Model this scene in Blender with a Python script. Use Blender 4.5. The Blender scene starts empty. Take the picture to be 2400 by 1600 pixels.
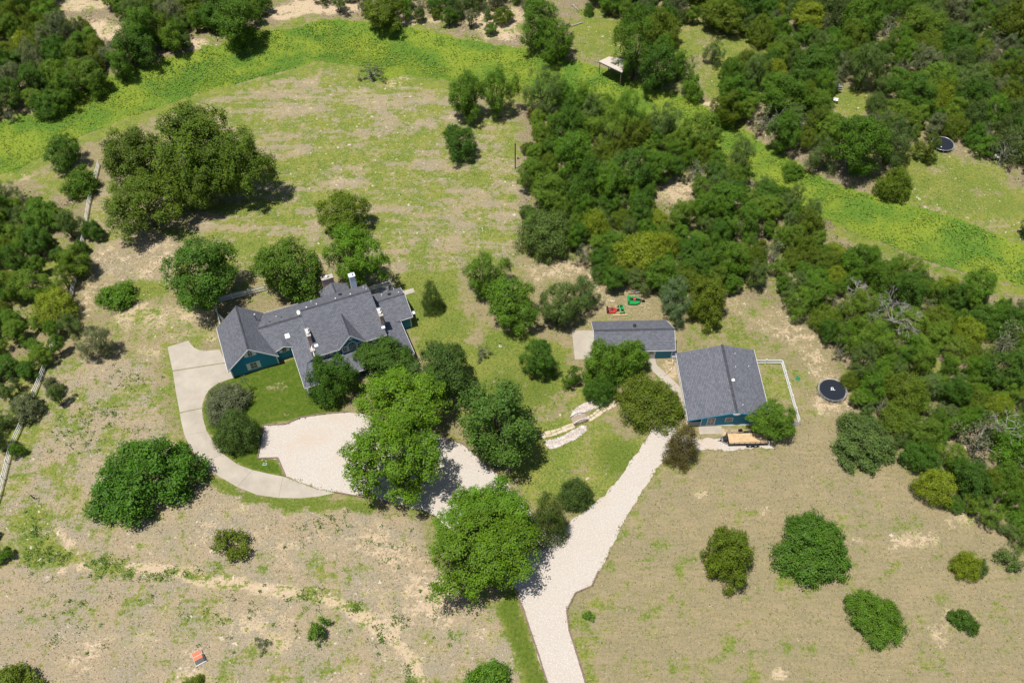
import bpy, bmesh, math, random
import numpy as np
from mathutils import Vector, Matrix

# ------------------------------------------------------------------ scene, camera, light
S = bpy.context.scene
C = S.collection
FPX, PITCH, ROLL, HCAM = 2075.0, math.radians(51.0), math.radians(-0.4), 110.0
cam_d = bpy.data.cameras.new('camera'); cam = bpy.data.objects.new('camera', cam_d); C.objects.link(cam)
cam_d.sensor_width = 36.0; cam_d.sensor_fit = 'HORIZONTAL'; cam_d.lens = FPX / 2400.0 * 36.0
cam_d.clip_start = 1.0; cam_d.clip_end = 4000.0
cam.matrix_world = (Matrix.Translation((0, 0, HCAM)) @ Matrix.Rotation(math.pi / 2 - PITCH, 4, 'X')
                    @ Matrix.Rotation(ROLL, 4, 'Z'))
S.camera = cam
S.render.resolution_x = 1024; S.render.resolution_y = 682

SUN_EL, SUN_AZ = math.radians(75), math.radians(214)          # azimuth: direction towards the sun in the xy plane
w = bpy.data.worlds.new('World'); S.world = w; w.use_nodes = True
nt = w.node_tree; nt.nodes.clear()
sky = nt.nodes.new('ShaderNodeTexSky'); sky.sky_type = 'NISHITA'; sky.sun_disc = False
sky.sun_elevation = SUN_EL; sky.sun_rotation = math.pi / 2 - SUN_AZ
bg = nt.nodes.new('ShaderNodeBackground'); bg.inputs['Strength'].default_value = 0.072
wo = nt.nodes.new('ShaderNodeOutputWorld')
nt.links.new(sky.outputs[0], bg.inputs[0]); nt.links.new(bg.outputs[0], wo.inputs[0])
sl = bpy.data.lights.new('sun', 'SUN'); sl.energy = 4.7; sl.angle = math.radians(0.53); sl.color = (1.0, 0.955, 0.88)
sun = bpy.data.objects.new('sun', sl); C.objects.link(sun)
sd = Vector((math.cos(SUN_EL) * math.cos(SUN_AZ), math.cos(SUN_EL) * math.sin(SUN_AZ), math.sin(SUN_EL)))
sun.rotation_euler = sd.to_track_quat('Z', 'Y').to_euler(); sun.location = (-60, -20, 150)
S.view_settings.view_transform = 'Standard'; S.view_settings.look = 'None'
S.view_settings.exposure = 0.26; S.view_settings.gamma = 1.0

# ------------------------------------------------------------------ photo pixel <-> place
K = 2400.0 / 2352.0
cP, sP, cR, sR = math.cos(PITCH), math.sin(PITCH), math.cos(ROLL), math.sin(ROLL)
def ray(px, py):
    u, v = px - 1200.0, py - 800.0
    u, v = cR * u + sR * v, -sR * u + cR * v
    return u, cP * FPX - sP * v, -sP * FPX - cP * v
def G(px, py, z=0.0):                                          # photo pixel -> point on the level z
    a, b, c = ray(px, py); t = (z - HCAM) / c
    return a * t, b * t
def proj(x, y, z):
    zc = y * cP + (HCAM - z) * sP; yc = -y * sP + (HCAM - z) * cP
    u, v = FPX * x / zc, FPX * yc / zc
    return 1200 + cR * u - sR * v, 800 + sR * u + cR * v
def ov(l): return [(x * K, y * K) for x, y in l]

rng = np.random.default_rng(7)
def vnoise(x, y, scale, seed):                                 # smooth value noise, 0..1
    r = np.random.default_rng(seed).random((64, 64))
    X, Y = x / scale, y / scale
    xi, yi = np.floor(X).astype(int), np.floor(Y).astype(int)
    fx, fy = X - xi, Y - yi
    fx, fy = fx * fx * (3 - 2 * fx), fy * fy * (3 - 2 * fy)
    a, b = r[xi % 64, yi % 64], r[(xi + 1) % 64, yi % 64]
    c, d = r[xi % 64, (yi + 1) % 64], r[(xi + 1) % 64, (yi + 1) % 64]
    return (a * (1 - fx) + b * fx) * (1 - fy) + (c * (1 - fx) + d * fx) * fy
def fbm(x, y, scale, seed, o=4):
    s = 0; t = 0; a = 1
    for i in range(o):
        s = s + a * vnoise(x, y, scale / 2 ** i, seed + i * 17); t += a; a *= 0.55
    return s / t
def sstep(a, b, x):
    t = np.clip((x - a) / (b - a), 0, 1); return t * t * (3 - 2 * t)
def seg_dist(px, py, pts):
    d = np.full(np.shape(px), 1e9)
    for (x0, y0), (x1, y1) in zip(pts[:-1], pts[1:]):
        dx, dy = x1 - x0, y1 - y0; L = dx * dx + dy * dy + 1e-9
        t = np.clip(((px - x0) * dx + (py - y0) * dy) / L, 0, 1)
        d = np.minimum(d, np.hypot(px - x0 - t * dx, py - y0 - t * dy))
    return d
def inside(px, py, poly):
    r = np.zeros(np.shape(px), bool)
    for (x0, y0), (x1, y1) in zip(poly, poly[1:] + poly[:1]):
        if y0 == y1: continue
        r ^= ((y0 > py) != (y1 > py)) & (px < (x1 - x0) * (py - y0) / (y1 - y0) + x0)
    return r
def sdf(px, py, poly):                                         # positive inside
    d = seg_dist(px, py, poly + poly[:1]); return np.where(inside(px, py, poly), d, -d)

CREEK_PX = ov([(-260, 455), (-120, 400), (0, 350), (60, 324), (235, 245), (400, 186), (560, 138), (740, 92), (900, 112), (1060, 142), (1200, 168),
            (1330, 200), (1500, 250), (1660, 320), (1800, 402), (1950, 478), (2150, 545), (2352, 604), (2520, 655)])
CREEK = [G(x, y, -1.0) for x, y in CREEK_PX]
def terrain(x, y):
    x, y = np.asarray(x, float), np.asarray(y, float)
    d = seg_dist(x, y, CREEK)
    z = -1.3 * (1 - sstep(2.0, 11.0, d))
    far = sstep(8, 26, d) * sstep(100, 150, y)
    return z + far * 0.5 * (fbm(x, y, 30, 5, 2) - 0.5)
def Gt(px, py, h=0.0):                                         # pixel -> place on the ground (or h above it)
    z = h
    for _ in range(4):
        x, y = G(px, py, z); z = float(terrain(x, y)) + h
    return x, y, z - h

# ------------------------------------------------------------------ materials
def mat(name, col, rough=0.8, spec=0.25, metal=0.0, noise=None, bump=0.0, col2=None, detail=4.0):
    m = bpy.data.materials.new(name); m.use_nodes = True
    n = m.node_tree.nodes; l = m.node_tree.links; b = n['Principled BSDF']
    b.inputs['Base Color'].default_value = (*col, 1); b.inputs['Roughness'].default_value = rough
    b.inputs['Specular IOR Level'].default_value = spec; b.inputs['Metallic'].default_value = metal
    if noise:
        tc = n.new('ShaderNodeTexCoord'); no = n.new('ShaderNodeTexNoise')
        no.inputs['Scale'].default_value = noise; no.inputs['Detail'].default_value = detail
        no.inputs['Roughness'].default_value = 0.65
        l.new(tc.outputs['Object'], no.inputs['Vector'])
        mx = n.new('ShaderNodeMix'); mx.data_type = 'RGBA'
        rp = n.new('ShaderNodeMapRange'); rp.inputs[1].default_value = 0.3; rp.inputs[2].default_value = 0.7
        l.new(no.outputs[0], rp.inputs[0]); l.new(rp.outputs[0], mx.inputs[0])
        c2 = col2 or tuple(c * 0.6 for c in col)
        mx.inputs[6].default_value = (*col, 1); mx.inputs[7].default_value = (*c2, 1)
        l.new(mx.outputs[2], b.inputs['Base Color'])
        if bump:
            bp = n.new('ShaderNodeBump'); bp.inputs['Strength'].default_value = bump; bp.inputs['Distance'].default_value = 0.05
            l.new(no.outputs[0], bp.inputs['Height']); l.new(bp.outputs[0], b.inputs['Normal'])
    return m

def leaf_material(name, trans=0.22, yellow=0.35):
    m = bpy.data.materials.new(name); m.use_nodes = True
    n = m.node_tree.nodes; l = m.node_tree.links; n.clear()
    out = n.new('ShaderNodeOutputMaterial'); oi = n.new('ShaderNodeObjectInfo')
    at = n.new('ShaderNodeAttribute'); at.attribute_name = 'tint'
    sep = n.new('ShaderNodeSeparateColor'); l.new(at.outputs['Color'], sep.inputs[0])
    hs = n.new('ShaderNodeHueSaturation'); l.new(oi.outputs['Color'], hs.inputs['Color'])
    mr = n.new('ShaderNodeMapRange'); mr.inputs[3].default_value = 0.36; mr.inputs[4].default_value = 1.62
    l.new(sep.outputs[0], mr.inputs[0]); l.new(mr.outputs[0], hs.inputs['Value'])
    mh = n.new('ShaderNodeMapRange'); mh.inputs[3].default_value = 0.498 - 0.06 * yellow; mh.inputs[4].default_value = 0.5 + 0.035 * yellow
    l.new(sep.outputs[1], mh.inputs[0]); l.new(mh.outputs[0], hs.inputs['Hue'])
    ms = n.new('ShaderNodeMapRange'); ms.inputs[3].default_value = 0.85; ms.inputs[4].default_value = 1.08
    l.new(sep.outputs[2], ms.inputs[0]); l.new(ms.outputs[0], hs.inputs['Saturation'])
    pb = n.new('ShaderNodeBsdfPrincipled'); pb.inputs['Roughness'].default_value = 0.55
    pb.inputs['Specular IOR Level'].default_value = 0.16
    l.new(hs.outputs[0], pb.inputs['Base Color'])
    tr = n.new('ShaderNodeBsdfTranslucent')
    gm = n.new('ShaderNodeMix'); gm.data_type = 'RGBA'; gm.blend_type = 'MULTIPLY'; gm.inputs[0].default_value = 1
    gm.inputs[7].default_value = (1.35, 1.25, 0.45, 1); l.new(hs.outputs[0], gm.inputs[6]); l.new(gm.outputs[2], tr.inputs[0])
    mx = n.new('ShaderNodeMixShader'); mx.inputs[0].default_value = trans
    l.new(pb.outputs[0], mx.inputs[1]); l.new(tr.outputs[0], mx.inputs[2]); l.new(mx.outputs[0], out.inputs[0])
    return m

def roof_material():
    m = bpy.data.materials.new('asphalt_shingle'); m.use_nodes = True
    n = m.node_tree.nodes; l = m.node_tree.links; b = n['Principled BSDF']
    uv = n.new('ShaderNodeUVMap'); br = n.new('ShaderNodeTexBrick')
    br.inputs['Scale'].default_value = 1.0; br.inputs['Brick Width'].default_value = 0.42; br.inputs['Row Height'].default_value = 0.24
    br.inputs['Mortar Size'].default_value = 0.024; br.inputs['Mortar Smooth'].default_value = 0.3; br.inputs['Bias'].default_value = 0.0
    br.inputs['Color1'].default_value = (0.104, 0.109, 0.130, 1); br.inputs['Color2'].default_value = (0.158, 0.164, 0.190, 1)
    br.inputs['Mortar'].default_value = (0.072, 0.074, 0.088, 1)
    l.new(uv.outputs[0], br.inputs['Vector'])
    no = n.new('ShaderNodeTexNoise'); no.inputs['Scale'].default_value = 3.0; no.inputs['Detail'].default_value = 5
    n2 = n.new('ShaderNodeTexNoise'); n2.inputs['Scale'].default_value = 0.2; n2.inputs['Detail'].default_value = 3
    l.new(uv.outputs[0], no.inputs['Vector']); l.new(uv.outputs[0], n2.inputs['Vector'])
    ad = n.new('ShaderNodeMath'); ad.operation = 'ADD'; l.new(no.outputs[0], ad.inputs[0]); l.new(n2.outputs[0], ad.inputs[1])
    mr = n.new('ShaderNodeMapRange'); mr.inputs[1].default_value = 0.6; mr.inputs[2].default_value = 1.4
    mr.inputs[3].default_value = 0.9; mr.inputs[4].default_value = 1.1; l.new(ad.outputs[0], mr.inputs[0])
    mu = n.new('ShaderNodeMix'); mu.data_type = 'RGBA'; mu.blend_type = 'MULTIPLY'; mu.inputs[0].default_value = 1
    l.new(br.outputs[0], mu.inputs[6]); l.new(mr.outputs[0], mu.inputs[7]); l.new(mu.outputs[2], b.inputs['Base Color'])
    b.inputs['Roughness'].default_value = 0.85; b.inputs['Specular IOR Level'].default_value = 0.3
    bp = n.new('ShaderNodeBump'); bp.inputs['Strength'].default_value = 0.5; bp.inputs['Distance'].default_value = 0.02
    l.new(br.outputs['Fac'], bp.inputs['Height']); bp.invert = True; l.new(bp.outputs[0], b.inputs['Normal'])
    return m

def siding_material(name, col):
    m = bpy.data.materials.new(name); m.use_nodes = True
    n = m.node_tree.nodes; l = m.node_tree.links; b = n['Principled BSDF']
    tc = n.new('ShaderNodeTexCoord'); sx = n.new('ShaderNodeSeparateXYZ'); l.new(tc.outputs['Object'], sx.inputs[0])
    mu = n.new('ShaderNodeMath'); mu.operation = 'MULTIPLY'; mu.inputs[1].default_value = 5.5; l.new(sx.outputs[2], mu.inputs[0])
    fr = n.new('ShaderNodeMath'); fr.operation = 'FRACT'; l.new(mu.outputs[0], fr.inputs[0])
    bp = n.new('ShaderNodeBump'); bp.inputs['Strength'].default_value = 0.8; bp.inputs['Distance'].default_value = 0.03; bp.invert = True
    l.new(fr.outputs[0], bp.inputs['Height']); l.new(bp.outputs[0], b.inputs['Normal'])
    no = n.new('ShaderNodeTexNoise'); no.inputs['Scale'].default_value = 0.9; no.inputs['Detail'].default_value = 5
    l.new(tc.outputs['Object'], no.inputs['Vector'])
    mx = n.new('ShaderNodeMix'); mx.data_type = 'RGBA'; l.new(no.outputs[0], mx.inputs[0])
    mx.inputs[6].default_value = (*[c * 0.78 for c in col], 1); mx.inputs[7].default_value = (*[c * 1.18 for c in col], 1)
    l.new(mx.outputs[2], b.inputs['Base Color']); b.inputs['Roughness'].default_value = 0.55
    return m

M = {}
M['roof'] = roof_material()
M['ridge'] = mat('ridge_shingle', (0.035, 0.036, 0.044), 0.9, noise=2, col2=(0.085, 0.086, 0.098))
M['teal'] = siding_material('teal_siding', (0.005, 0.235, 0.37))
M['trim'] = mat('white_trim', (0.74, 0.74, 0.72), 0.5)
M['white'] = mat('white_vinyl', (0.8, 0.8, 0.79), 0.35)
M['glass'] = mat('window_glass', (0.03, 0.04, 0.045), 0.06, 0.8)
M['blind'] = mat('window_blind', (0.22, 0.2, 0.18), 0.3, 0.6, noise=3)
M['brick'] = mat('weathered_brick', (0.40, 0.25, 0.22), 0.9, noise=7, col2=(0.6, 0.46, 0.42), bump=0.3)
M['cap'] = mat('chimney_cap', (0.5, 0.45, 0.39), 0.85, noise=5)
M['metal'] = mat('galvanised_metal', (0.66, 0.68, 0.7), 0.35, 0.5, 0.5)
M['bluegrey'] = mat('pale_grey_chase', (0.6, 0.65, 0.76), 0.5)
M['black'] = mat('black_steel', (0.02, 0.021, 0.024), 0.5, 0.4)
M['rubber'] = mat('tyre_rubber', (0.018, 0.018, 0.02), 0.85)
M['conc'] = None
M['deckgrey'] = mat('weathered_deck', (0.27, 0.27, 0.28), 0.85, noise=2.5, col2=(0.19, 0.19, 0.2))
M['timber'] = mat('landscape_timber', (0.26, 0.19, 0.15), 0.9, noise=3, col2=(0.14, 0.1, 0.085), bump=0.4)
M['plank'] = mat('pale_pine_plank', (0.6, 0.44, 0.26), 0.75, noise=2, col2=(0.48, 0.32, 0.17))
M['bridgewood'] = mat('bridge_board', (0.42, 0.33, 0.25), 0.8, noise=3, col2=(0.3, 0.23, 0.17))
M['flag'] = mat('cream_flagstone', (0.55, 0.48, 0.36), 0.85, noise=1.5, col2=(0.46, 0.36, 0.26), bump=0.3)
M['rock'] = mat('white_river_rock', (0.68, 0.62, 0.57), 0.85, noise=1.8, col2=(0.36, 0.3, 0.27))
M['rockbed'] = mat('crushed_limestone', (0.62, 0.55, 0.47), 0.95, noise=5, col2=(0.4, 0.33, 0.27), bump=0.5)
M['red'] = mat('red_paint', (0.55, 0.05, 0.035), 0.4, 0.5)
M['tgreen'] = mat('green_paint', (0.01, 0.26, 0.06), 0.4, 0.5)
M['rust'] = mat('faded_red_panel', (0.55, 0.2, 0.11), 0.8, noise=4, col2=(0.46, 0.14, 0.08))
M['greypanel'] = mat('grey_panel', (0.12, 0.12, 0.115), 0.8, noise=5)
M['tramp'] = mat('trampoline_mat', (0.014, 0.018, 0.028), 0.75, 0.2)
M['lid'] = mat('green_plastic_lid', (0.02, 0.17, 0.09), 0.5)
M['tin'] = mat('pale_roof_sheet', (0.55, 0.49, 0.42), 0.6, 0.4, noise=2, col2=(0.47, 0.41, 0.35))
M['bark'] = mat('bark', (0.12, 0.09, 0.07), 0.95, noise=6, col2=(0.05, 0.038, 0.03))
M['greybark'] = mat('bare_grey_wood', (0.4, 0.37, 0.35), 0.9, noise=3, col2=(0.24, 0.215, 0.2))
M['blue'] = mat('teal_blue_plastic', (0.02, 0.2, 0.28), 0.4)
M['leaf'] = leaf_material('leaf')
M['needle'] = leaf_material('cedar_foliage', 0.12, 0.25)

# ------------------------------------------------------------------ mesh helpers
class MB:
    def __init__(s): s.v = []; s.f = []
    def add(s, v, f):
        o = len(s.v); s.v += [tuple(map(float, p)) for p in v]; s.f += [tuple(i + o for i in q) for q in f]; return s
    def box(s, x0, x1, y0, y1, z0, z1):
        return s.add([(x0, y0, z0), (x1, y0, z0), (x1, y1, z0), (x0, y1, z0), (x0, y0, z1), (x1, y0, z1), (x1, y1, z1), (x0, y1, z1)],
                     [(3, 2, 1, 0), (4, 5, 6, 7), (0, 1, 5, 4), (1, 2, 6, 5), (2, 3, 7, 6), (3, 0, 4, 7)])
    def prism(s, poly, z0, z1):
        n = len(poly)
        a = sum(p[0] * q[1] - q[0] * p[1] for p, q in zip(poly, poly[1:] + poly[:1]))
        if a < 0: poly = poly[::-1]
        return s.add([(x, y, z0) for x, y in poly] + [(x, y, z1) for x, y in poly],
                     [tuple(range(n))[::-1], tuple(range(n, 2 * n))] + [(i, (i + 1) % n, n + (i + 1) % n, n + i) for i in range(n)])
    def bar(s, a, b, w, h=None):                                # square bar from a to b
        a, b = Vector(a), Vector(b); d = (b - a).normalized(); h = h or w
        r = d.cross(Vector((0, 0, 1)));
        if r.length < 1e-3: r = Vector((1, 0, 0))
        r.normalize(); u = r.cross(d).normalized(); r = r * w / 2; u = u * h / 2
        return s.add([a - r - u, a + r - u, a + r + u, a - r + u, b - r - u, b + r - u, b + r + u, b - r + u],
                     [(0, 1, 2, 3), (7, 6, 5, 4), (1, 0, 4, 5), (2, 1, 5, 6), (3, 2, 6, 7), (0, 3, 7, 4)])
    def tube(s, pts, rad, n=6, caps=True):
        pts = [Vector(p) for p in pts]; rings = []; o = len(s.v)
        for i, p in enumerate(pts):
            d = (pts[min(i + 1, len(pts) - 1)] - pts[max(i - 1, 0)]).normalized()
            r = d.cross(Vector((0.13, 0.31, 0.94)))
            if r.length < 1e-3: r = d.cross(Vector((1, 0, 0)))
            r.normalize(); u = r.cross(d)
            R = rad[i] if hasattr(rad, '__len__') else rad
            for k in range(n):
                t = 2 * math.pi * k / n; q = p + (r * math.cos(t) + u * math.sin(t)) * R; s.v.append(tuple(q))
        for i in range(len(pts) - 1):
            for k in range(n):
                a, b = o + i * n + k, o + i * n + (k + 1) % n
                s.f.append((a, b, b + n, a + n))
        if caps:
            s.f.append(tuple(range(o + n - 1, o - 1, -1))); e = o + (len(pts) - 1) * n; s.f.append(tuple(range(e, e + n)))
        return s
    def cyl(s, x, y, z0, z1, r, n=12, r1=None): return s.tube([(x, y, z0), (x, y, z1)], [r, r if r1 is None else r1], n)
    def mesh(s, name):
        me = bpy.data.meshes.new(name); me.from_pydata(s.v, [], s.f); me.update(); return me
    def build(s, name, m, parent=None, loc=None, rz=0):
        me = s.mesh(name); me.materials.append(M[m] if isinstance(m, str) else m)
        return link(name, me, parent, loc, rz)
def link(name, me, parent=None, loc=None, rz=0):
    o = bpy.data.objects.new(name, me); C.objects.link(o); o.parent = parent
    if loc is not None: o.location = loc
    if rz: o.rotation_euler[2] = rz
    return o
def thing(name, label, cat, loc=(0, 0, 0), rz=0.0, group=None):
    o = bpy.data.objects.new(name, None); C.objects.link(o); o.location = loc; o.rotation_euler[2] = rz
    o.empty_display_size = 0.3
    return tag(o, label, cat, group)
def tag(o, label, cat, group=None):
    o['label'] = label; o['category'] = cat
    if group: o['group'] = group
    return o
def kind(o, k, label=None, cat=None):
    o['kind'] = k
    if label: o['label'] = label
    if cat: o['category'] = cat
    return o

def slab(name, parent, pts, thick=0.12, m='roof', e=0):
    """sloping roof slab through the given eave-first outline; uv in metres, v up the slope"""
    p = [Vector(q) for q in pts]
    nrm = Vector((0, 0, 0))
    for i in range(len(p)): nrm += p[i].cross(p[(i + 1) % len(p)])
    nrm.normalize()
    if nrm.z < 0: p = p[::-1]; nrm = -nrm
    u = Vector((0, 0, 1)).cross(nrm)
    u = u.normalized() if u.length > 1e-4 else Vector((1, 0, 0))
    v = nrm.cross(u)
    n = len(p); bm = bmesh.new()
    top = [bm.verts.new(q) for q in p]; bot = [bm.verts.new(q - nrm * thick) for q in p]
    fs = [bm.faces.new(top), bm.faces.new(bot[::-1])]
    for i in range(n): fs.append(bm.faces.new([top[i], bot[i], bot[(i + 1) % n], top[(i + 1) % n]]))
    lay = bm.loops.layers.uv.new('UVMap')
    for f in fs:
        for lp in f.loops: lp[lay].uv = (lp.vert.co.dot(u), lp.vert.co.dot(v))
    me = bpy.data.meshes.new(name); bm.to_mesh(me); bm.free(); me.materials.append(M[m])
    return link(name, me, parent)

def window(parent, x, z, wd, ht, y, shut=0.0, pane='glass', mull=(1, 1), axis='y', s=-1, fr=0.09):
    """frame > pane, sash bars; optional shutters. on a wall at y (facing s*y) or at x when axis is 'x'"""
    def B(mb, x0, x1, d0, d1, z0, z1):
        d0, d1 = sorted((y + s * d0, y + s * d1))
        return mb.box(x0, x1, d0, d1, z0, z1) if axis == 'y' else mb.box(d0, d1, x0, x1, z0, z1)
    f = MB(); a, b, c, d = x - wd / 2, x + wd / 2, z - ht / 2, z + ht / 2
    B(f, a - fr, b + fr, -.02, .06, d, d + fr); B(f, a - fr, b + fr, -.02, .07, c - fr, c)
    B(f, a - fr, a, -.02, .06, c, d); B(f, b, b + fr, -.02, .06, c, d)
    o = f.build('window', 'trim', parent)
    B(MB(), a, b, -.02, .02, c, d).build('pane', pane, o)
    if mull != (0, 0):
        q = MB()
        for i in range(1, mull[0] + 1): t = a + (b - a) * i / (mull[0] + 1); B(q, t - .02, t + .02, .02, .04, c, d)
        for i in range(1, mull[1] + 1): t = c + (d - c) * i / (mull[1] + 1); B(q, a, b, .02, .038, t - .02, t + .02)
        q.build('sash_bar', 'trim', o)
    if shut:
        for x0 in (a - fr - shut, b + fr):
            B(MB(), x0, x0 + shut, 0, .05, c - fr, d + fr).build('shutter', 'trim', o)
    return o

# ------------------------------------------------------------------ ground
def axis_coords(lo, hi, step, out_lo, out_hi):
    a = list(np.arange(lo, hi + step / 2, step)); s = step
    while a[-1] < out_hi: s *= 1.25; a.append(a[-1] + s)
    s = step
    while a[0] > out_lo: s *= 1.25; a.insert(0, a[0] - s)
    return np.array(a)
xs = axis_coords(-128, 128, 0.6, -900, 900); ys = axis_coords(18, 200, 0.6, -300, 1200)
GX, GY = np.meshgrid(xs, ys); GZ = terrain(GX, GY)
gx, gy, gz = GX.ravel(), GY.ravel(), GZ.ravel()
ppx, ppy = proj(gx, gy, gz)
bad = (gy * cP + (HCAM - gz) * sP) < 20
ppx[bad] = -9999; ppy[bad] = 9999
ppx /= K; ppy /= K                                            # overview pixels from here on
wx = ppx + 26 * (fbm(gx, gy, 9, 11) - .5) + 10 * (vnoise(gx, gy, 1.7, 3) - .5)
wy = ppy + 20 * (fbm(gx, gy, 9, 23) - .5) + 8 * (vnoise(gx, gy, 1.7, 5) - .5)
N = len(gx)
green = 0.30 + 0 * gx; sand = 0.06 + 0 * gx; lush = 0 * gx; lawn = 0 * gx; litter = 0 * gx; grey = 0 * gx
def area(ch, poly, val, feather=14, warp=True):
    d = sdf(wx if warp else ppx, wy if warp else ppy, poly); m = sstep(-feather, feather, d)
    ch[:] = ch * (1 - m) + val * m
def blob(ch, x, y, rx, ry, val, soft=0.45):
    d = np.hypot((wx - x) / rx, (wy - y) / ry); m = 1 - sstep(1 - soft, 1 + soft, d); ch[:] = ch * (1 - m) + val * m
def line(ch, pts, wd, val, soft=8):
    d = seg_dist(wx, wy, pts); m = 1 - sstep(wd - soft / 2, wd + soft / 2, d); ch[:] = ch * (1 - m) + val * m
# back field
FIELD = [(215, 470), (235, 420), (400, 260), (560, 190), (850, 150), (1030, 205), (1200, 300), (1210, 560), (1180, 600), (900, 640), (600, 620), (330, 660), (200, 640)]
area(green, FIELD, 0.52); area(sand, FIELD, 0.3); area(grey, FIELD, .45)
for x, y, a, b, v in [(870, 380, 70, 45, .85), (700, 385, 70, 30, .8), (640, 480, 90, 28, .85), (520, 560, 70, 22, .8), (760, 300, 60, 40, .72), (900, 300, 55, 30, .8),
                   (1000, 460, 60, 22, .85), (880, 520, 80, 18, .85), (1090, 420, 30, 22, .8), (930, 260, 60, 25, .75), (980, 540, 60, 14, .85), (620, 270, 60, 30, .7), (1180, 330, 20, 50, .75),
                   (560, 500, 40, 20, .75), (790, 450, 60, 14, .75)]: blob(green, x, y, a, b, .5 + (v - .5) * .7, .9)
for x, y, a, b in [(960, 225, 90, 28), (800, 235, 80, 18), (700, 200, 70, 14), (780, 420, 70, 18), (950, 400, 70, 26), (820, 490, 60, 16), (1080, 500, 70, 22), (1130, 260, 40, 20)]:
    blob(green, x, y, a, b, .45, 1.0); blob(grey, x, y, a, b, .5, 1.0)
area(green, [(205, 520), (330, 520), (420, 560), (390, 640), (330, 700), (300, 760), (180, 720), (190, 620)], .16); area(sand, [(205, 520), (330, 520), (400, 560), (360, 660), (300, 760), (180, 720), (190, 620)], .3)
blob(green, 330, 665, 50, 24, .98); blob(lawn, 330, 665, 50, 24, .25)
# bare slope between the trees and the drive
area(sand, [(250, 720), (380, 690), (500, 700), (505, 790), (420, 790), (380, 840), (250, 830)], .45); area(green, [(250, 720), (380, 690), (500, 700), (505, 790), (420, 790), (380, 860), (250, 830)], .38)
line(green, [(320, 730), (300, 850), (330, 960)], 14, .6, 20)
# rough pasture in front, on the left
LEFT = [(-300, 850), (120, 840), (250, 820), (370, 820), (400, 960), (430, 1060), (480, 1110), (620, 1160), (780, 1160), (960, 1190), (1000, 1300), (1140, 1400), (1180, 1480), (1230, 1700), (-500, 1700), (-400, 1100)]
area(green, LEFT, .38); area(sand, LEFT, .24); area(grey, LEFT, .75)
area(green, [(40, 900), (250, 860), (330, 960), (240, 1100), (60, 1150), (10, 1080)], .46, 30)
blob(green, 80, 1230, 34, 66, .8, .5); blob(green, 130, 1280, 60, 24, .75, .6); blob(green, 250, 1300, 50, 24, .72, .6); blob(green, 370, 1320, 90, 16, .6, .6)
blob(green, 700, 1365, 50, 16, .7, .7); blob(green, 820, 1390, 30, 12, .72, .7)
line(sand, [(180, 1300), (290, 1305), (400, 1310), (480, 1335), (620, 1355), (740, 1372), (830, 1410), (900, 1460), (950, 1520), (990, 1600)], 9, 1.25, 26)
line(sand, [(140, 1310), (160, 1250), (130, 1220)], 12, .9, 26)
for x, y, a, b in [(330, 1480, 40, 30), (200, 1500, 40, 40), (430, 1550, 40, 20), (560, 1430, 60, 30), (900, 1440, 40, 30), (100, 1240, 40, 30), (620, 1480, 60, 30)]: blob(sand, x, y, a, b, .5, .7)
area(sand, [(900, 1190), (1000, 1300), (1120, 1420), (1150, 1500), (1000, 1420), (880, 1300), (820, 1220)], .42, 30); area(green, [(780, 1180), (960, 1200), (1000, 1300), (1120, 1420), (1000, 1420), (850, 1270)], .2, 20)
area(green, [(440, 1110), (620, 1165), (800, 1175), (800, 1250), (560, 1260), (430, 1200)], .14, 24)
# lawns
LAWN = [(540, 862), (690, 820), (760, 870), (790, 950), (700, 958), (610, 975), (600, 1052), (640, 1060), (655, 1094), (600, 1086), (540, 1062), (500, 1028), (475, 985), (466, 935), (480, 893)]
area(lawn, LAWN, 1.0, 4, False); area(green, LAWN, 1.0, 4, False); area(sand, LAWN, 0, 4, False); area(grey, LAWN, 0, 4)
blob(green, 635, 890, 24, 15, .55, .5); blob(green, 540, 960, 20, 12, .7, .6); blob(green, 640, 945, 30, 10, .8, .6)
line(green, [(420, 1020), (470, 1090), (560, 1140), (660, 1160), (770, 1158), (860, 1160)], 15, .85, 18); line(lawn, [(480, 1100), (560, 1140), (660, 1160), (770, 1158), (900, 1175)], 12, .5, 14)
line(green, [(392, 800), (400, 880), (412, 960), (425, 1010)], 16, .68, 22); line(grey, [(380, 840), (400, 960), (440, 1060)], 30, 0, 30)
YARD = [(905, 650), (950, 620), (1040, 620), (1060, 690), (1130, 760), (1230, 770), (1300, 800), (1290, 900), (1250, 960), (1150, 960), (1020, 880), (950, 800), (945, 700)]
area(green, YARD, .88); area(sand, YARD, .03); area(lawn, YARD, .2)
blob(green, 1095, 770, 22, 26, .3, .5); blob(green, 1075, 700, 20, 60, .5, .6); blob(lawn, 1190, 900, 70, 40, .6, .6)
area(green, [(1190, 890), (1290, 890), (1430, 1000), (1490, 1020), (1470, 1060), (1360, 1180), (1240, 1150), (1180, 1080), (1200, 980)], .62, 24)
blob(green, 1420, 1045, 55, 42, .95); blob(lawn, 1420, 1045, 55, 42, .5); blob(green, 1250, 1110, 60, 45, .9, .6); blob(green, 1390, 1110, 40, 40, .85, .6)
blob(green, 1310, 930, 40, 40, .4, .6); blob(sand, 1290, 960, 30, 20, .4, .6); blob(sand, 1320, 1090, 40, 16, .4, .6); blob(sand, 1400, 1095, 22, 12, .5, .6)
area(lawn, [(1150, 1390), (1185, 1350), (1210, 1440), (1270, 1620), (1220, 1620)], .8, 7); area(green, [(1145, 1390), (1185, 1350), (1210, 1440), (1270, 1620), (1212, 1620)], .97, 9)
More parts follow.
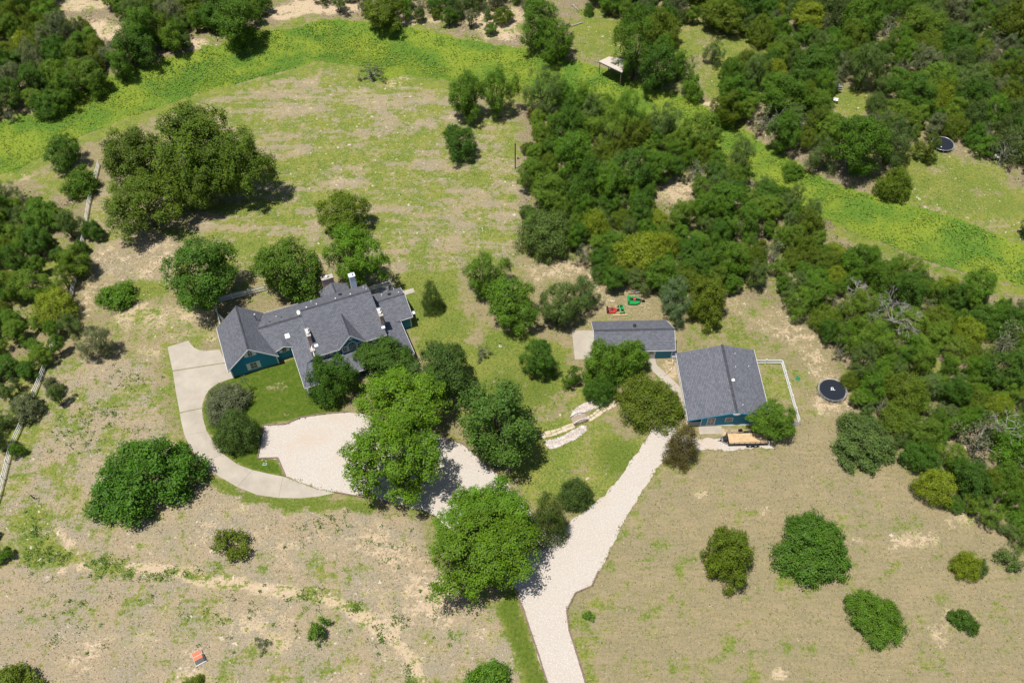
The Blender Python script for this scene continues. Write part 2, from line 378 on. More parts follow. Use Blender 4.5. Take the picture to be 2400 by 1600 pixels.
# sandy track by the wood, barn yard
area(sand, [(1180, 600), (1300, 580), (1380, 610), (1390, 680), (1320, 640), (1230, 650)], .5); area(green, [(1180, 600), (1300, 580), (1380, 610), (1390, 680), (1250, 650)], .14)
area(green, [(1310, 660), (1500, 650), (1500, 730), (1330, 740)], .16); area(sand, [(1310, 660), (1500, 650), (1500, 730), (1330, 740)], .32)
area(sand, [(1640, 690), (1720, 640), (1800, 700), (1900, 800), (1940, 900), (1960, 940), (1880, 960), (1830, 820), (1740, 760)], .4); area(green, [(1640, 690), (1720, 640), (1800, 700), (1900, 800), (1960, 940), (1880, 960), (1830, 820), (1740, 760)], .22)
area(green, [(1560, 760), (1700, 740), (1790, 790), (1860, 880), (1850, 970), (1750, 920), (1740, 800)], .5, 20); blob(lawn, 1700, 760, 50, 30, .25, .6)
area(sand, [(1610, 985), (1740, 985), (1740, 1005), (1680, 1010)], .8, 6); blob(sand, 1540, 850, 26, 40, .5, .5)
area(green, [(1745, 830), (1795, 830), (1835, 970), (1770, 960)], .62, 8)
# dry pasture in front, on the right
RIGHT = [(1400, 1340), (1440, 1220), (1500, 1110), (1560, 1070), (1800, 1030), (1880, 960), (2000, 1060), (2110, 1130), (2240, 1220), (2600, 1300), (2700, 1750), (1350, 1750), (1310, 1480), (1312, 1400), (1350, 1360)]
area(green, RIGHT, .25, 20); area(sand, RIGHT, .07, 20); area(grey, RIGHT, .15)
line(green, [(1330, 1480), (1360, 1580), (1380, 1700)], 26, .6, 40); line(green, [(1410, 1300), (1440, 1230), (1510, 1100)], 14, .5, 26); blob(green, 1500, 1250, 40, 26, .5, .7)
area(green, [(1310, 1380), (1360, 1365), (1420, 1400), (1380, 1480), (1330, 1480)], .55, 20)
for x, y, a, b in [(1755, 1170, 16, 12), (2090, 1240, 60, 26), (1610, 1130, 22, 12), (2165, 1440, 20, 50), (1625, 1500, 14, 10), (1790, 1548, 22, 14), (1700, 1290, 14, 30), (1960, 1250, 40, 16), (2200, 1200, 40, 20)]: blob(sand, x, y, a, b, .55, .6)
# creek, its banks, the far side
dc = seg_dist(gx, gy, CREEK); wob = 5 * (fbm(gx, gy, 14, 31) - .5)
nar = 2.6 * sstep(10, 60, gx)
mL = 1 - sstep(7.3, 9.7, dc + wob + nar)
mW = (1 - sstep(10.5, 15, dc + wob + nar)) * (1 - mL)
lush = np.maximum(lush, mL); green = np.where(mL > .5, 1, green); green = np.maximum(green, .85 * mW); lush = np.maximum(lush, .42 * mW * (fbm(gx, gy, 6, 37) > .42)); sand = sand * (1 - mL)
blob(lush, 930, 165, 90, 22, .8); blob(sand, 930, 185, 45, 12, .9, .5); blob(lush, 930, 185, 45, 12, 0, .5)
blob(sand, 40, 400, 50, 12, .6, .6)
FAR = [(-400, -200), (2800, -200), (2800, 580), (2352, 560), (2060, 455), (1900, 420), (1680, 268), (1420, 168), (1240, 122), (900, 58), (700, 36), (560, 82), (420, 122), (240, 178), (120, 250), (0, 282), (-400, 400)]
area(litter, FAR, .8, 10); area(green, FAR, .35, 10); area(sand, FAR, .2, 10)
area(lush, FAR, 0, 8)
for x, y, a, b in [(240, 75, 50, 22), (190, 10, 60, 14), (720, 18, 110, 16), (660, 40, 30, 8), (960, 50, 60, 10), (1150, 50, 60, 40), (1400, 92, 30, 14), (2030, 250, 30, 24), (2240, 20, 60, 20), (880, 60, 60, 8), (1630, 250, 60, 12), (430, 100, 60, 14)]:
    blob(sand, x, y, a, b, .85, .5); blob(litter, x, y, a, b, .3, .5)
for x, y, a, b in [(1380, 80, 70, 60), (1590, 85, 60, 50), (1700, 110, 90, 36), (1650, 180, 40, 50), (2180, 450, 160, 95), (2330, 500, 90, 60), (1950, 240, 40, 40), (2120, 370, 60, 40)]:
    blob(green, x, y, a, b, .85, .4); blob(litter, x, y, a, b, 0, .4); blob(lawn, x, y, a, b, .12, .4)
for x, y, a, b in [(2150, 395, 36, 12), (2250, 440, 40, 14), (2170, 480, 60, 10), (1560, 60, 50, 16), (1630, 130, 20, 40), (2290, 520, 50, 14)]: blob(green, x, y, a, b, .45, 1.0); blob(sand, x, y, a, b, .35, 1.0)
WOOD = [(1195, 260), (1300, 190), (1500, 250), (1640, 330), (1800, 420), (1900, 480), (1940, 560), (2100, 615), (2352, 680), (2600, 740), (2600, 1280), (2300, 1235), (2120, 1130), (2060, 980), (1960, 940), (1900, 780), (1750, 690), (1500, 660), (1400, 640), (1300, 590), (1195, 560)]
area(litter, WOOD, .85, 12); area(green, WOOD, .38, 12); area(sand, WOOD, .18, 12)
area(litter, [(-300, 440), (60, 420), (200, 470), (215, 560), (170, 700), (110, 830), (60, 920), (-300, 1100)], .6, 16); area(green, [(-300, 440), (60, 420), (200, 470), (215, 560), (170, 700), (110, 830), (60, 920), (-300, 1100)], .5, 16)
blob(litter, 1545, 430, 60, 50, .3); blob(sand, 1545, 430, 50, 40, .5)
area(green, [(60, 400), (200, 380), (225, 470), (120, 440)], .7, 10)
# large uneven patches everywhere
big = fbm(gx, gy, 18, 41) - .5; mid = fbm(gx, gy, 5, 51) - .5; lit = fbm(gx, gy, 2.2, 61, 3) - .5
nl = 1 - np.clip(lawn, 0, 1) * .75
streak = fbm(gx * .22, gy * 1.6, 2.4, 91, 3) - .5
ang_ = math.radians(38); streak2 = fbm((gx * math.cos(ang_) + gy * math.sin(ang_)) * .2, (-gx * math.sin(ang_) + gy * math.cos(ang_)) * 1.4, 2.4, 95, 3) - .5
inF = sstep(-10, 30, sdf(ppx, ppy, FIELD)); inR = sstep(-10, 30, sdf(ppx, ppy, RIGHT))
green = np.clip(green + nl * (.4 * big * (1 - .6 * inF) * (1 - .6 * inR) + .6 * mid * (1 - .35 * inF - .45 * inR) + .6 * lit + inF * 1.0 * streak + inR * .5 * streak2) * (1 - .5 * lush), 0, 1)
sand = np.clip(sand + nl * (.35 * (fbm(gx, gy, 12, 71) - .5) + .5 * (fbm(gx, gy, 3, 81) - .5)) * np.clip(sand * 4, 0, 1), 0, 1)
nx, ny = len(xs), len(ys)
idx = np.arange(nx * ny).reshape(ny, nx)
quads = np.stack([idx[:-1, :-1], idx[:-1, 1:], idx[1:, 1:], idx[1:, :-1]], -1).reshape(-1, 4)
def np_mesh(name, V, Q):
    me = bpy.data.meshes.new(name); V = np.ascontiguousarray(V, np.float32); Q = np.ascontiguousarray(Q, np.int32); k = Q.shape[1]
    me.vertices.add(len(V)); me.vertices.foreach_set('co', V.ravel())
    me.loops.add(Q.size); me.loops.foreach_set('vertex_index', Q.ravel())
    me.polygons.add(len(Q)); me.polygons.foreach_set('loop_start', np.arange(len(Q), dtype=np.int32) * k)
    me.update(calc_edges=True); me.validate(); return me
def vcol(me, name, rgba, dom='POINT'):
    a = me.color_attributes.new(name, 'FLOAT_COLOR', dom); a.data.foreach_set('color', np.ascontiguousarray(rgba, np.float32).ravel())
gme = np_mesh('ground', np.stack([gx, gy, gz], -1), quads)
one = np.ones(N)
vcol(gme, 'cov', np.stack([green, sand, lush, one], -1)); vcol(gme, 'cov2', np.stack([lawn, litter, grey, one], -1))

def ground_material():
    m = bpy.data.materials.new('ground'); m.use_nodes = True
    n = m.node_tree.nodes; l = m.node_tree.links; b = n['Principled BSDF']; b.inputs['Roughness'].default_value = 0.95; b.inputs['Specular IOR Level'].default_value = 0.1
    tc = n.new('ShaderNodeTexCoord')
    def noise(scale, detail=4, rough=.6, sc=None):
        q = n.new('ShaderNodeTexNoise'); q.inputs['Scale'].default_value = scale; q.inputs['Detail'].default_value = detail; q.inputs['Roughness'].default_value = rough
        if sc:
            mp = n.new('ShaderNodeMapping'); mp.inputs['Scale'].default_value = sc[0]; mp.inputs['Rotation'].default_value = (0, 0, sc[1])
            l.new(tc.outputs['Object'], mp.inputs[0]); l.new(mp.outputs[0], q.inputs['Vector'])
        else: l.new(tc.outputs['Object'], q.inputs['Vector'])
        return q.outputs[0]
    def sep(name):
        a = n.new('ShaderNodeAttribute'); a.attribute_name = name; s = n.new('ShaderNodeSeparateColor'); l.new(a.outputs['Color'], s.inputs[0]); return s.outputs
    def math_(op, a, c):
        q = n.new('ShaderNodeMath'); q.operation = op
        for i, x in enumerate((a, c)):
            if isinstance(x, (int, float)): q.inputs[i].default_value = x
            else: l.new(x, q.inputs[i])
        return q.outputs[0]
    def rng_(x, a, c, lo=0.0, hi=1.0):
        q = n.new('ShaderNodeMapRange'); q.inputs[1].default_value = a; q.inputs[2].default_value = c; q.inputs[3].default_value = lo; q.inputs[4].default_value = hi; l.new(x, q.inputs[0]); return q.outputs[0]
    def mix(f, a, c, blend='MIX'):
        q = n.new('ShaderNodeMix'); q.data_type = 'RGBA'; q.blend_type = blend
        for i, x in ((0, f), (6, a), (7, c)):
            if isinstance(x, tuple): q.inputs[i].default_value = (*x, 1)
            elif isinstance(x, (int, float)): q.inputs[i].default_value = x
            else: l.new(x, q.inputs[i])
        return q.outputs[2]
    g, s, lu = sep('cov')[:3]; la, li, gr = sep('cov2')[:3]
    fine = noise(3.2, 5, .75); fine2 = noise(7.0, 3, .7); med = noise(.9, 4, .6); bigN = noise(.11, 3)
    mow = noise(1.0, 3, .6, ((.35, 2.4, 1), math.radians(4))); mow2 = noise(1.0, 3, .6, ((.3, 1.9, 1), math.radians(-52)))
    sp1 = noise(2.3, 6, .78); sp2 = noise(5.5, 4, .7); lrg = noise(.22, 4, .6); sp3 = noise(3.6, 3, .6)
    dry = mix(rng_(lrg, .4, .6), (.258, .216, .118), (.30, .242, .136))
    dry = mix(rng_(med, .56, .68, 0, .6), dry, (.335, .24, .125))
    dry = mix(math_('MULTIPLY', rng_(sp1, .48, .6), rng_(noise(.5, 4, .6), .38, .62, .25, .9)), dry, (.135, .130, .05))
    dry = mix(rng_(mow2, .46, .58, 0, .55), dry, (.205, .182, .092))
    dry = mix(rng_(sp2, .54, .64, 0, .6), dry, (.37, .32, .20))
    gcol = mix(rng_(lrg, .4, .6), (.305, .258, .19), (.355, .272, .175)); gcol = mix(rng_(med, .56, .66, 0, .75), gcol, (.37, .26, .14))
    gcol = mix(math_('MULTIPLY', rng_(sp1, .48, .6), rng_(noise(.5, 4, .6), .38, .62, .3, .9)), gcol, (.165, .155, .085)); gcol = mix(rng_(sp2, .53, .61, 0, .7), gcol, (.50, .445, .375))
    dry = mix(gr, dry, gcol)
    sandc = mix(rng_(sp1, .4, .62), (.54, .425, .29), (.415, .315, .20)); sandc = mix(rng_(sp2, .54, .62, 0, .5), sandc, (.58, .48, .35))
    grass = mix(rng_(lrg, .42, .6), (.15, .195, .028), (.225, .235, .045)); grass = mix(rng_(med, .5, .62, 0, .6), grass, (.105, .165, .03))
    grass = mix(rng_(sp1, .48, .58, 0, .7), grass, (.085, .125, .025)); grass = mix(rng_(sp3, .52, .62, 0, .65), grass, (.30, .285, .105))
    lawnc = mix(rng_(sp1, .42, .6), (.088, .138, .014), (.05, .09, .010)); lawnc = mix(rng_(med, .5, .66, 0, .7), lawnc, (.125, .148, .026)); lawnc = mix(rng_(sp2, .56, .66, 0, .5), lawnc, (.15, .165, .036))
    weed = mix(rng_(sp1, .4, .6), (.06, .13, .018), (.13, .215, .026)); weed = mix(rng_(bigN, .42, .6), weed, mix(rng_(sp1, .4, .6), (.13, .19, .02), (.23, .28, .035)))
    litc = mix(rng_(sp1, .42, .6), (.27, .215, .15), (.125, .095, .06)); litc = mix(rng_(sp2, .53, .62, 0, .6), litc, (.36, .30, .22))
    nmix = math_('ADD', math_('MULTIPLY', fine, .4), math_('ADD', math_('MULTIPLY', med, .35), math_('MULTIPLY', noise(.33, 5, .65), .25)))
    nmix = math_('ADD', math_('MULTIPLY', math_('SUBTRACT', nmix, .5), 4.0), .5)
    nmix = math_('ADD', nmix, math_('MULTIPLY', math_('SUBTRACT', mow, .5), .5)); nmix = math_('ADD', nmix, math_('MULTIPLY', math_('SUBTRACT', mow2, .5), .3))
    thr = lambda cov, wdt=.09, k=1.0: rng_(math_('SUBTRACT', math_('ADD', nmix, math_('MULTIPLY', cov, k)), .5 + .5 * k), -wdt, wdt)
    col = mix(math_('MULTIPLY', li, .85), dry, litc)
    col = mix(thr(s), col, sandc)
    col = mix(thr(g, .1), col, mix(la, grass, lawnc))
    col = mix(math_('MULTIPLY', rng_(noise(1.1, 5, .65), .625, .665), rng_(s, .1, .3)), col, (.56, .49, .39))
    col = mix(rng_(math_('ADD', lu, math_('MULTIPLY', math_('SUBTRACT', nmix, .5), .5)), .4, .6), col, weed)
    l.new(col, b.inputs['Base Color'])
    bp = n.new('ShaderNodeBump'); bp.inputs['Strength'].default_value = 1.0; bp.inputs['Distance'].default_value = 0.12
    l.new(math_('ADD', fine, math_('MULTIPLY', fine2, .5)), bp.inputs['Height']); l.new(bp.outputs[0], b.inputs['Normal'])
    return m
gme.materials.append(ground_material()); gme.polygons.foreach_set('use_smooth', np.ones(len(gme.polygons), bool))
ground = kind(link('ground', gme), 'structure', 'dry tan and green pasture with lawns and bare sandy patches')
def cover_at(x, y):                                            # grid lookup for scattering
    j = np.clip(np.searchsorted(xs, x), 0, nx - 1); i = np.clip(np.searchsorted(ys, y), 0, ny - 1); k = i * nx + j
    return green[k], sand[k], lush[k], lawn[k], litter[k], grey[k]

# ------------------------------------------------------------------ drives, slabs and paths
M['conc'] = mat('poured_concrete', (0.45, 0.40, 0.33), 0.85, noise=.35, col2=(0.325, 0.288, 0.235), bump=0.05, detail=8)
def gravel_material():
    m = bpy.data.materials.new('white_limestone_gravel'); m.use_nodes = True
    n = m.node_tree.nodes; l = m.node_tree.links; b = n['Principled BSDF']; b.inputs['Roughness'].default_value = .95; b.inputs['Specular IOR Level'].default_value = .15
    tc = n.new('ShaderNodeTexCoord'); prev = None
    for sc, de, lo, hi, amt, c in ((.16, 4, .42, .62, .75, (.45, .395, .335)), (.7, 5, .5, .66, .6, (.47, .42, .37)), (3.0, 2, .5, .6, .45, (.40, .36, .32)), (6.0, 2, .54, .62, .5, (.64, .6, .55)), (.09, 3, .56, .66, .5, (.46, .36, .27))):
        q = n.new('ShaderNodeTexNoise'); q.inputs['Scale'].default_value = sc; q.inputs['Detail'].default_value = de; l.new(tc.outputs['Object'], q.inputs['Vector'])
        r_ = n.new('ShaderNodeMapRange'); r_.inputs[1].default_value = lo; r_.inputs[2].default_value = hi; r_.inputs[4].default_value = amt; l.new(q.outputs[0], r_.inputs[0])
        x_ = n.new('ShaderNodeMix'); x_.data_type = 'RGBA'; l.new(r_.outputs[0], x_.inputs[0]); x_.inputs[7].default_value = (*c, 1)
        if prev: l.new(prev, x_.inputs[6])
        else: x_.inputs[6].default_value = (.455, .41, .36, 1)
        prev = x_.outputs[2]
    l.new(prev, b.inputs['Base Color'])
    bp = n.new('ShaderNodeBump'); bp.inputs['Strength'].default_value = .5; bp.inputs['Distance'].default_value = .05; l.new(q.outputs[0], bp.inputs['Height']); l.new(bp.outputs[0], b.inputs['Normal'])
    return m
M['gravel'] = gravel_material()
def dense(pts, step=1.2, jit=0.0, closed=True, seed=1):
    r = random.Random(seed); out = []
    ring = list(zip(pts, pts[1:] + pts[:1])) if closed else list(zip(pts[:-1], pts[1:]))
    for (x0, y0), (x1, y1) in ring:
        L = math.hypot(x1 - x0, y1 - y0); k = max(1, int(L / step))
        for i in range(k):
            t = i / k; out.append((x0 + (x1 - x0) * t + r.gauss(0, jit), y0 + (y1 - y0) * t + r.gauss(0, jit)))
    if not closed: out.append(pts[-1])
    return out
def sheet(name, poly, z0, z1, m, label, parent=None):
    bm = bmesh.new()
    a = sum(p[0] * q[1] - q[0] * p[1] for p, q in zip(poly, poly[1:] + poly[:1]))
    if a < 0: poly = poly[::-1]
    t = [bm.verts.new((x, y, z1)) for x, y in poly]; b = [bm.verts.new((x, y, z0)) for x, y in poly]; n = len(poly)
    f = bm.faces.new(t); f.normal_update()
    for i in range(n): bm.faces.new([t[i], b[i], b[(i + 1) % n], t[(i + 1) % n]])
    bmesh.ops.triangulate(bm, faces=[f], ngon_method='EAR_CLIP')
    me = bpy.data.meshes.new(name); bm.to_mesh(me); bm.free(); me.materials.append(M[m])
    o = link(name, me, parent)
    if parent is None: kind(o, 'structure', label)
    return o
go = lambda l: [G(x * K, y * K) for x, y in l]
drive = bpy.data.objects.new('driveway', None); C.objects.link(drive); kind(drive, 'structure', 'curved pale concrete driveway sweeping round the lawn to the garage')
inner = [(464, 938), (466, 960), (475, 990), (490, 1015), (512, 1042), (545, 1066), (580, 1079), (620, 1088), (650, 1094), (680, 1105), (720, 1121), (764, 1129.5)]
outer = [(413, 949), (416, 968), (424, 1000), (438, 1030), (464, 1062), (500, 1092), (545, 1118), (590, 1136), (640, 1143), (690, 1144), (735, 1139), (768, 1132)]
for a, b in ((0, 2), (2, 4), (4, 6), (6, 8), (8, 11)):
    ply = go(inner[a:b + 1] + outer[a:b + 1][::-1])
    cx, cy = sum(p[0] for p in ply) / len(ply), sum(p[1] for p in ply) / len(ply)
    ply = [(cx + (x - cx) * .996, cy + (y - cy) * .996) for x, y in ply]
    sheet('concrete_panel', ply, -.05, .035, 'conc', '', drive)
for ply in ([(385, 797), (433, 782), (438, 790), (447, 799), (458, 804), (470, 806), (504, 803), (519, 832), (396.5, 851)],
            [(397, 853), (519.5, 834), (537, 868), (520, 873), (505, 879), (490, 887), (479, 897), (471, 911), (466, 925), (464, 936.5), (413, 947), (404, 900)]):
    sheet('concrete_panel', go(ply), -.05, .035, 'conc', '', drive)
gravel = [(604, 976), (655, 975), (691, 959), (745, 951), (800, 947), (870, 956), (940, 976), (1010, 1002), (1062, 1020), (1120, 1070), (1165, 1110), (1215, 1170), (1262, 1228),
          (1300, 1205), (1345, 1172), (1392, 1135), (1425, 1095), (1455, 1050), (1482, 1012), (1500, 985), (1530, 968), (1560, 990), (1600, 1008), (1640, 1007), (1668, 1005), (1700, 1008), (1768, 1012), (1775, 1030),
          (1735, 1028), (1670, 1035), (1625, 1030), (1560, 1045), (1536, 1042), (1512, 1072), (1480, 1120), (1452, 1165), (1430, 1202), (1410, 1245), (1392, 1282), (1374, 1312), (1360, 1346), (1322, 1362), (1301, 1402), (1308, 1450),
          (1322, 1492), (1344, 1568), (1366, 1650), (1385, 1720), (1305, 1720), (1284, 1650), (1256, 1566), (1232, 1493), (1200, 1393), (1184, 1352), (1120, 1290), (1060, 1235), (990, 1178),
          (930, 1160), (860, 1144), (800, 1134), (766, 1129), (722, 1119), (682, 1102), (656, 1093), (638, 1052), (592, 1052)]
gp = go(gravel)
sheet('gravel_drive', dense(gp, .45, .085, seed=4), -.03, .014, 'gravel', 'white limestone gravel drive and parking court')

def path_frame(o, ang): return (o[0], o[1], 0.0), math.radians(ang)
HO, HA = path_frame(G(548, 885), 22.0)
BO, BA = path_frame(G(1641, 998), 1.0)
SO, SA = path_frame(G(1330 + 1390 / 6.816, 690 + 1015 / 6.816), 1.0)
def W(o, a, x, y): return o[0] + x * math.cos(a) - y * math.sin(a), o[1] + x * math.sin(a) + y * math.cos(a)
sheet('shed_apron', [W(SO, SA, *p) for p in [(-12.55, .1), (-12.6, 5.9), (-9.2, 5.9), (-9.2, .1)]], -.05, .03, 'conc', 'plain concrete apron at the blank end of the long shed')
wk = [(-1.2, -.03), (.1, -.03), (.15, -1.3), (4.15, -7.0), (4.15, -12.3), (3.2, -12.4), (3.0, -8.0), (.6, -4.2), (-1.3, -1.6)]
sheet('walkway', [W(SO, SA, *p) for p in wk], -.05, .03, 'conc', 'concrete walk angling from the shed door to the porch')
sheet('porch_slab', [W(BO, BA, *p) for p in [(-.3, -.1), (3.1, -.1), (3.1, -1.45), (-.3, -1.45)]], -.05, .05, 'conc', 'concrete step slab below the barn house gable wall')
sheet('side_stoop', [W(BO, BA, *p) for p in [(9.42, 2.2), (10.9, 2.2), (10.9, 4.2), (9.42, 4.8)]], -.05, .06, 'conc', 'small concrete stoop at the fenced side of the barn house')
sheet('garden_slab', [W(HO, HA, *p) for p in [(29.3, 6.2), (31.6, 6.2), (31.6, 7.2), (29.3, 7.2)]], -.05, .05, 'conc', 'short pale slab beside the back deck')

# ------------------------------------------------------------------ main house
house = thing('main_house', 'large teal house with many grey shingle roofs, dormer and chimneys', 'house', HO, HA)
def walls(parent, x0, x1, prof, axis='y', name='wall', m='teal'):
    """closed body: profile in (across, z) extruded along y (axis y) or x"""
    n = len(prof)
    if axis == 'y': V = [(p, x0, z) for p, z in prof] + [(p, x1, z) for p, z in prof]
    else: V = [(x0, p, z) for p, z in prof] + [(x1, p, z) for p, z in prof]
    F = [tuple(range(n)), tuple(range(2 * n - 1, n - 1, -1))] + [(i, n + i, n + (i + 1) % n, (i + 1) % n) for i in range(n)]
    mb = MB().add(V, F); me = mb.mesh(name)
    bm = bmesh.new(); bm.from_mesh(me); bmesh.ops.recalc_face_normals(bm, faces=bm.faces); bm.to_mesh(me); bm.free()
    me.materials.append(M[m]); return link(name, me, parent)
def rb(parent, a, b, w=.12, h=.2, m='trim', name='fascia'):
    w, h = w * .7, h * .8
    return MB().bar(a, b, w, h).build(name, m, parent)
def ridge(parent, a, b, w=.34, m=.6):
    a, b = Vector(a), Vector(b); d = b - a; n = max(1, int(d.length / .9))
    mb = MB(); r = d.normalized().cross(Vector((0, 0, 1))) * w / 2
    for i in range(n):
        p, q = a + d * (i / n), a + d * ((i + 1) / n + .01); z = Vector((0, 0, .025 + .012 * (i % 2)))
        dn = Vector((0, 0, -w / 2 * m))
        mb.add([p + r + dn + z, p + z, p - r + dn + z, q + r + dn + z, q + z, q - r + dn + z], [(0, 1, 4, 3), (1, 2, 5, 4)])
    return mb.build('ridge_cap', 'ridge', parent)
# garage wing: gable to the front
gm, gr_, ge = .905, 5.78, 2.22
gz = lambda x: gr_ - gm * abs(x - 3.52)
walls(house, 0, 8.7, [(0, 0), (7.1, 0), (7.1, gz(7.1) - .12), (3.52, gr_ - .14), (0, gz(0) - .12)])
slab('roof', house, [(-.42, -.38, gz(-.42)), (-.42, 9.05, gz(-.42)), (3.52, 9.05, gr_), (3.52, -.38, gr_)])
slab('roof', house, [(7.42, -.38, gz(7.42)), (7.42, 9.05, gz(7.42)), (3.52, 9.05, gr_), (3.52, -.38, gr_)])
ridge(house, (3.52, -.38, gr_), (3.52, 9.05, gr_), .3, .905)
for x in (-.44, 7.44): rb(house, (x, -.42, gz(x) - .06), (3.52, -.42, gr_ - .06), .07, .2)
rb(house, (-.46, -.38, gz(-.42) - .08), (-.46, 9.05, gz(-.42) - .08), .07, .18)
for x in (0.0, 7.1): MB().box(x - .09, x + .09, -.03, .12, 0, gz(x) - .3).build('corner_trim', 'trim', house)
MB().box(-.02, 7.12, -.04, 0, 0, .22).build('foundation', 'greypanel', house)
window(house, 3.45, 1.45, .95, 1.35, 0, .48, 'blind'); window(house, 3.5, 4.25, .62, .8, 0, .5, 'glass')
# link wing
lz, ly = 3.92, 4.85
walls(house, 7.0, 12.8, [(.9, 0), (8.6, 0), (8.6, 2.45), (ly, lz - .14), (.9, 2.5)], 'x')
slab('roof', house, [(6.2, 8.95, 2.5), (12.8, 8.95, 2.5), (12.8, ly, lz), (5.55, ly, lz)])
slab('roof', house, [(7.0, .45, 2.55), (12.8, .45, 2.55), (12.8, ly, lz), (5.55, ly, lz)])
ridge(house, (5.7, ly, lz), (12.75, ly, lz), .44, .33)
rb(house, (6.6, 8.98, 2.42), (12.8, 8.98, 2.42), .06, .16)
# small gable over the side entry
walls(house, .72, 1.4, [(7.12, 0), (9.75, 0), (9.75, 2.5), (8.55, 3.1), (7.12, 2.55)])
slab('roof', house, [(7.2, .3, 2.62), (7.2, 3.0, 2.62), (8.55, 3.4, 3.25), (8.55, .3, 3.25)], .1)
slab('roof', house, [(9.9, .3, 2.55), (9.9, 3.0, 2.55), (8.55, 3.4, 3.25), (8.55, .3, 3.25)], .1)
rb(house, (7.2, .27, 2.56), (8.55, .27, 3.2), .06, .16); rb(house, (9.9, .27, 2.5), (8.55, .27, 3.2), .06, .16)
window(house, 8.5, 2.05, .6, .75, .72, .42, 'glass')
rb(house, (12.47, -4.5, 4.33), (12.5, -2.9, 5.2), .16, .2, 'white', 'rake_board')
# two-storey block
RZ, RY = 8.0, 2.15
FZ = lambda y: RZ - .557 * (RY - y); BZ = lambda y: RZ - .65 * (y - RY)
walls(house, 12.85, 23.55, [(-4.1, 0), (5.6, 0), (5.6, BZ(5.6) - .14), (RY, RZ - .16), (-4.1, FZ(-4.1) - .14)], 'x')
slab('roof', house, [(12.5, -4.45, FZ(-4.45)), (23.9, -4.45, FZ(-4.45)), (23.62, RY, RZ), (12.62, RY, RZ)], .14)
slab('roof', house, [(12.62, 5.9, BZ(5.9)), (23.75, 5.9, BZ(5.9)), (23.62, RY, RZ), (12.62, RY, RZ)], .14)
ridge(house, (12.62, RY, RZ), (23.6, RY, RZ))
rb(house, (12.5, -4.48, FZ(-4.45) - .08), (16.6, -4.48, FZ(-4.45) - .08), .06, .18); rb(house, (20.2, -4.48, FZ(-4.45) - .08), (23.9, -4.48, FZ(-4.45) - .08), .06, .18)
for x in (12.5, 23.9):
    rb(house, (x, -4.45, FZ(-4.45) - .08), (12.62 if x < 15 else 23.62, RY, RZ - .08), .06, .18, 'ridge')
rb(house, (12.62, 5.93, BZ(5.9) - .08), (23.75, 5.93, BZ(5.9) - .08), .06, .18, 'ridge')
for x in (12.9, 15.9, 20.9, 23.5): MB().box(x - .09, x + .09, -4.14, -4.1, 2.9, FZ(-4.1) - .2).build('corner_trim', 'trim', house)
window(house, 14.4, 3.75, .75, .8, -4.1, .35, 'glass'); window(house, 22.3, 3.75, .75, .8, -4.1, .35, 'glass')
# dormer
DP, DZ = 18.35, 6.9
dzf = lambda x: DZ - 1.15 * abs(x - DP)
walls(house, -4.42, -1.2, [(16.65, 3.0), (20.05, 3.0), (20.05, dzf(20.05) - .12), (DP, DZ - .16), (16.65, dzf(16.65) - .12)], name='dormer')
yb = RY - (RZ - DZ) / .557
for s in (-1, 1):
    xe = DP + s * 2.0; ze = dzf(xe)
    slab('roof', house, [(xe, -4.65, ze), (xe, RY - (RZ - ze) / .557, ze), (DP, yb + .1, DZ), (DP, -4.65, DZ)], .1)
    rb(house, (xe, -4.68, ze - .06), (DP, -4.68, DZ - .06), .06, .2)
ridge(house, (DP, -4.65, DZ), (DP, yb, DZ), .24, 1.15)
ov_ = MB(); ov_.tube([(DP, -4.46, 5.95), (DP, -4.42, 5.95)], .3, 20).build('oval_vent', 'trim', house)
def arch(parent, x, z0, z1, w_, y, m, d, name):
    pts = [(x - w_ / 2, z0), (x + w_ / 2, z0)] + [(x + w_ / 2 * math.cos(t), z1 + w_ / 2 * math.sin(t)) for t in np.linspace(0, math.pi, 13)]
    n = len(pts)
    mb = MB().add([(p, y, z) for p, z in pts] + [(p, y - d, z) for p, z in pts], [tuple(range(n)), tuple(range(2 * n - 1, n - 1, -1))] + [(i, n + i, n + (i + 1) % n, (i + 1) % n) for i in range(n)])
    return mb.build(name, m, parent)
wn = arch(house, DP, 3.35, 4.6, 1.4, -4.42, 'trim', .07, 'window'); pn = arch(wn, DP, 3.45, 4.57, 1.1, -4.49, 'glass', .02, 'pane')
mb = MB()
for i in (-.28, 0, .28): mb.box(DP + i - .02, DP + i + .02, -4.54, -4.51, 3.45, 5.0)
for z in (3.8, 4.15, 4.5): mb.box(DP - .55, DP + .55, -4.535, -4.512, z - .02, z + .02)
mb.build('sash_bar', 'trim', wn)
window(house, DP - 1.2, 3.95, .62, 1.0, -4.42, 0, 'glass', (1, 2), fr=.16); window(house, DP + 1.2, 3.95, .62, 1.0, -4.42, 0, 'glass', (1, 2), fr=.16)
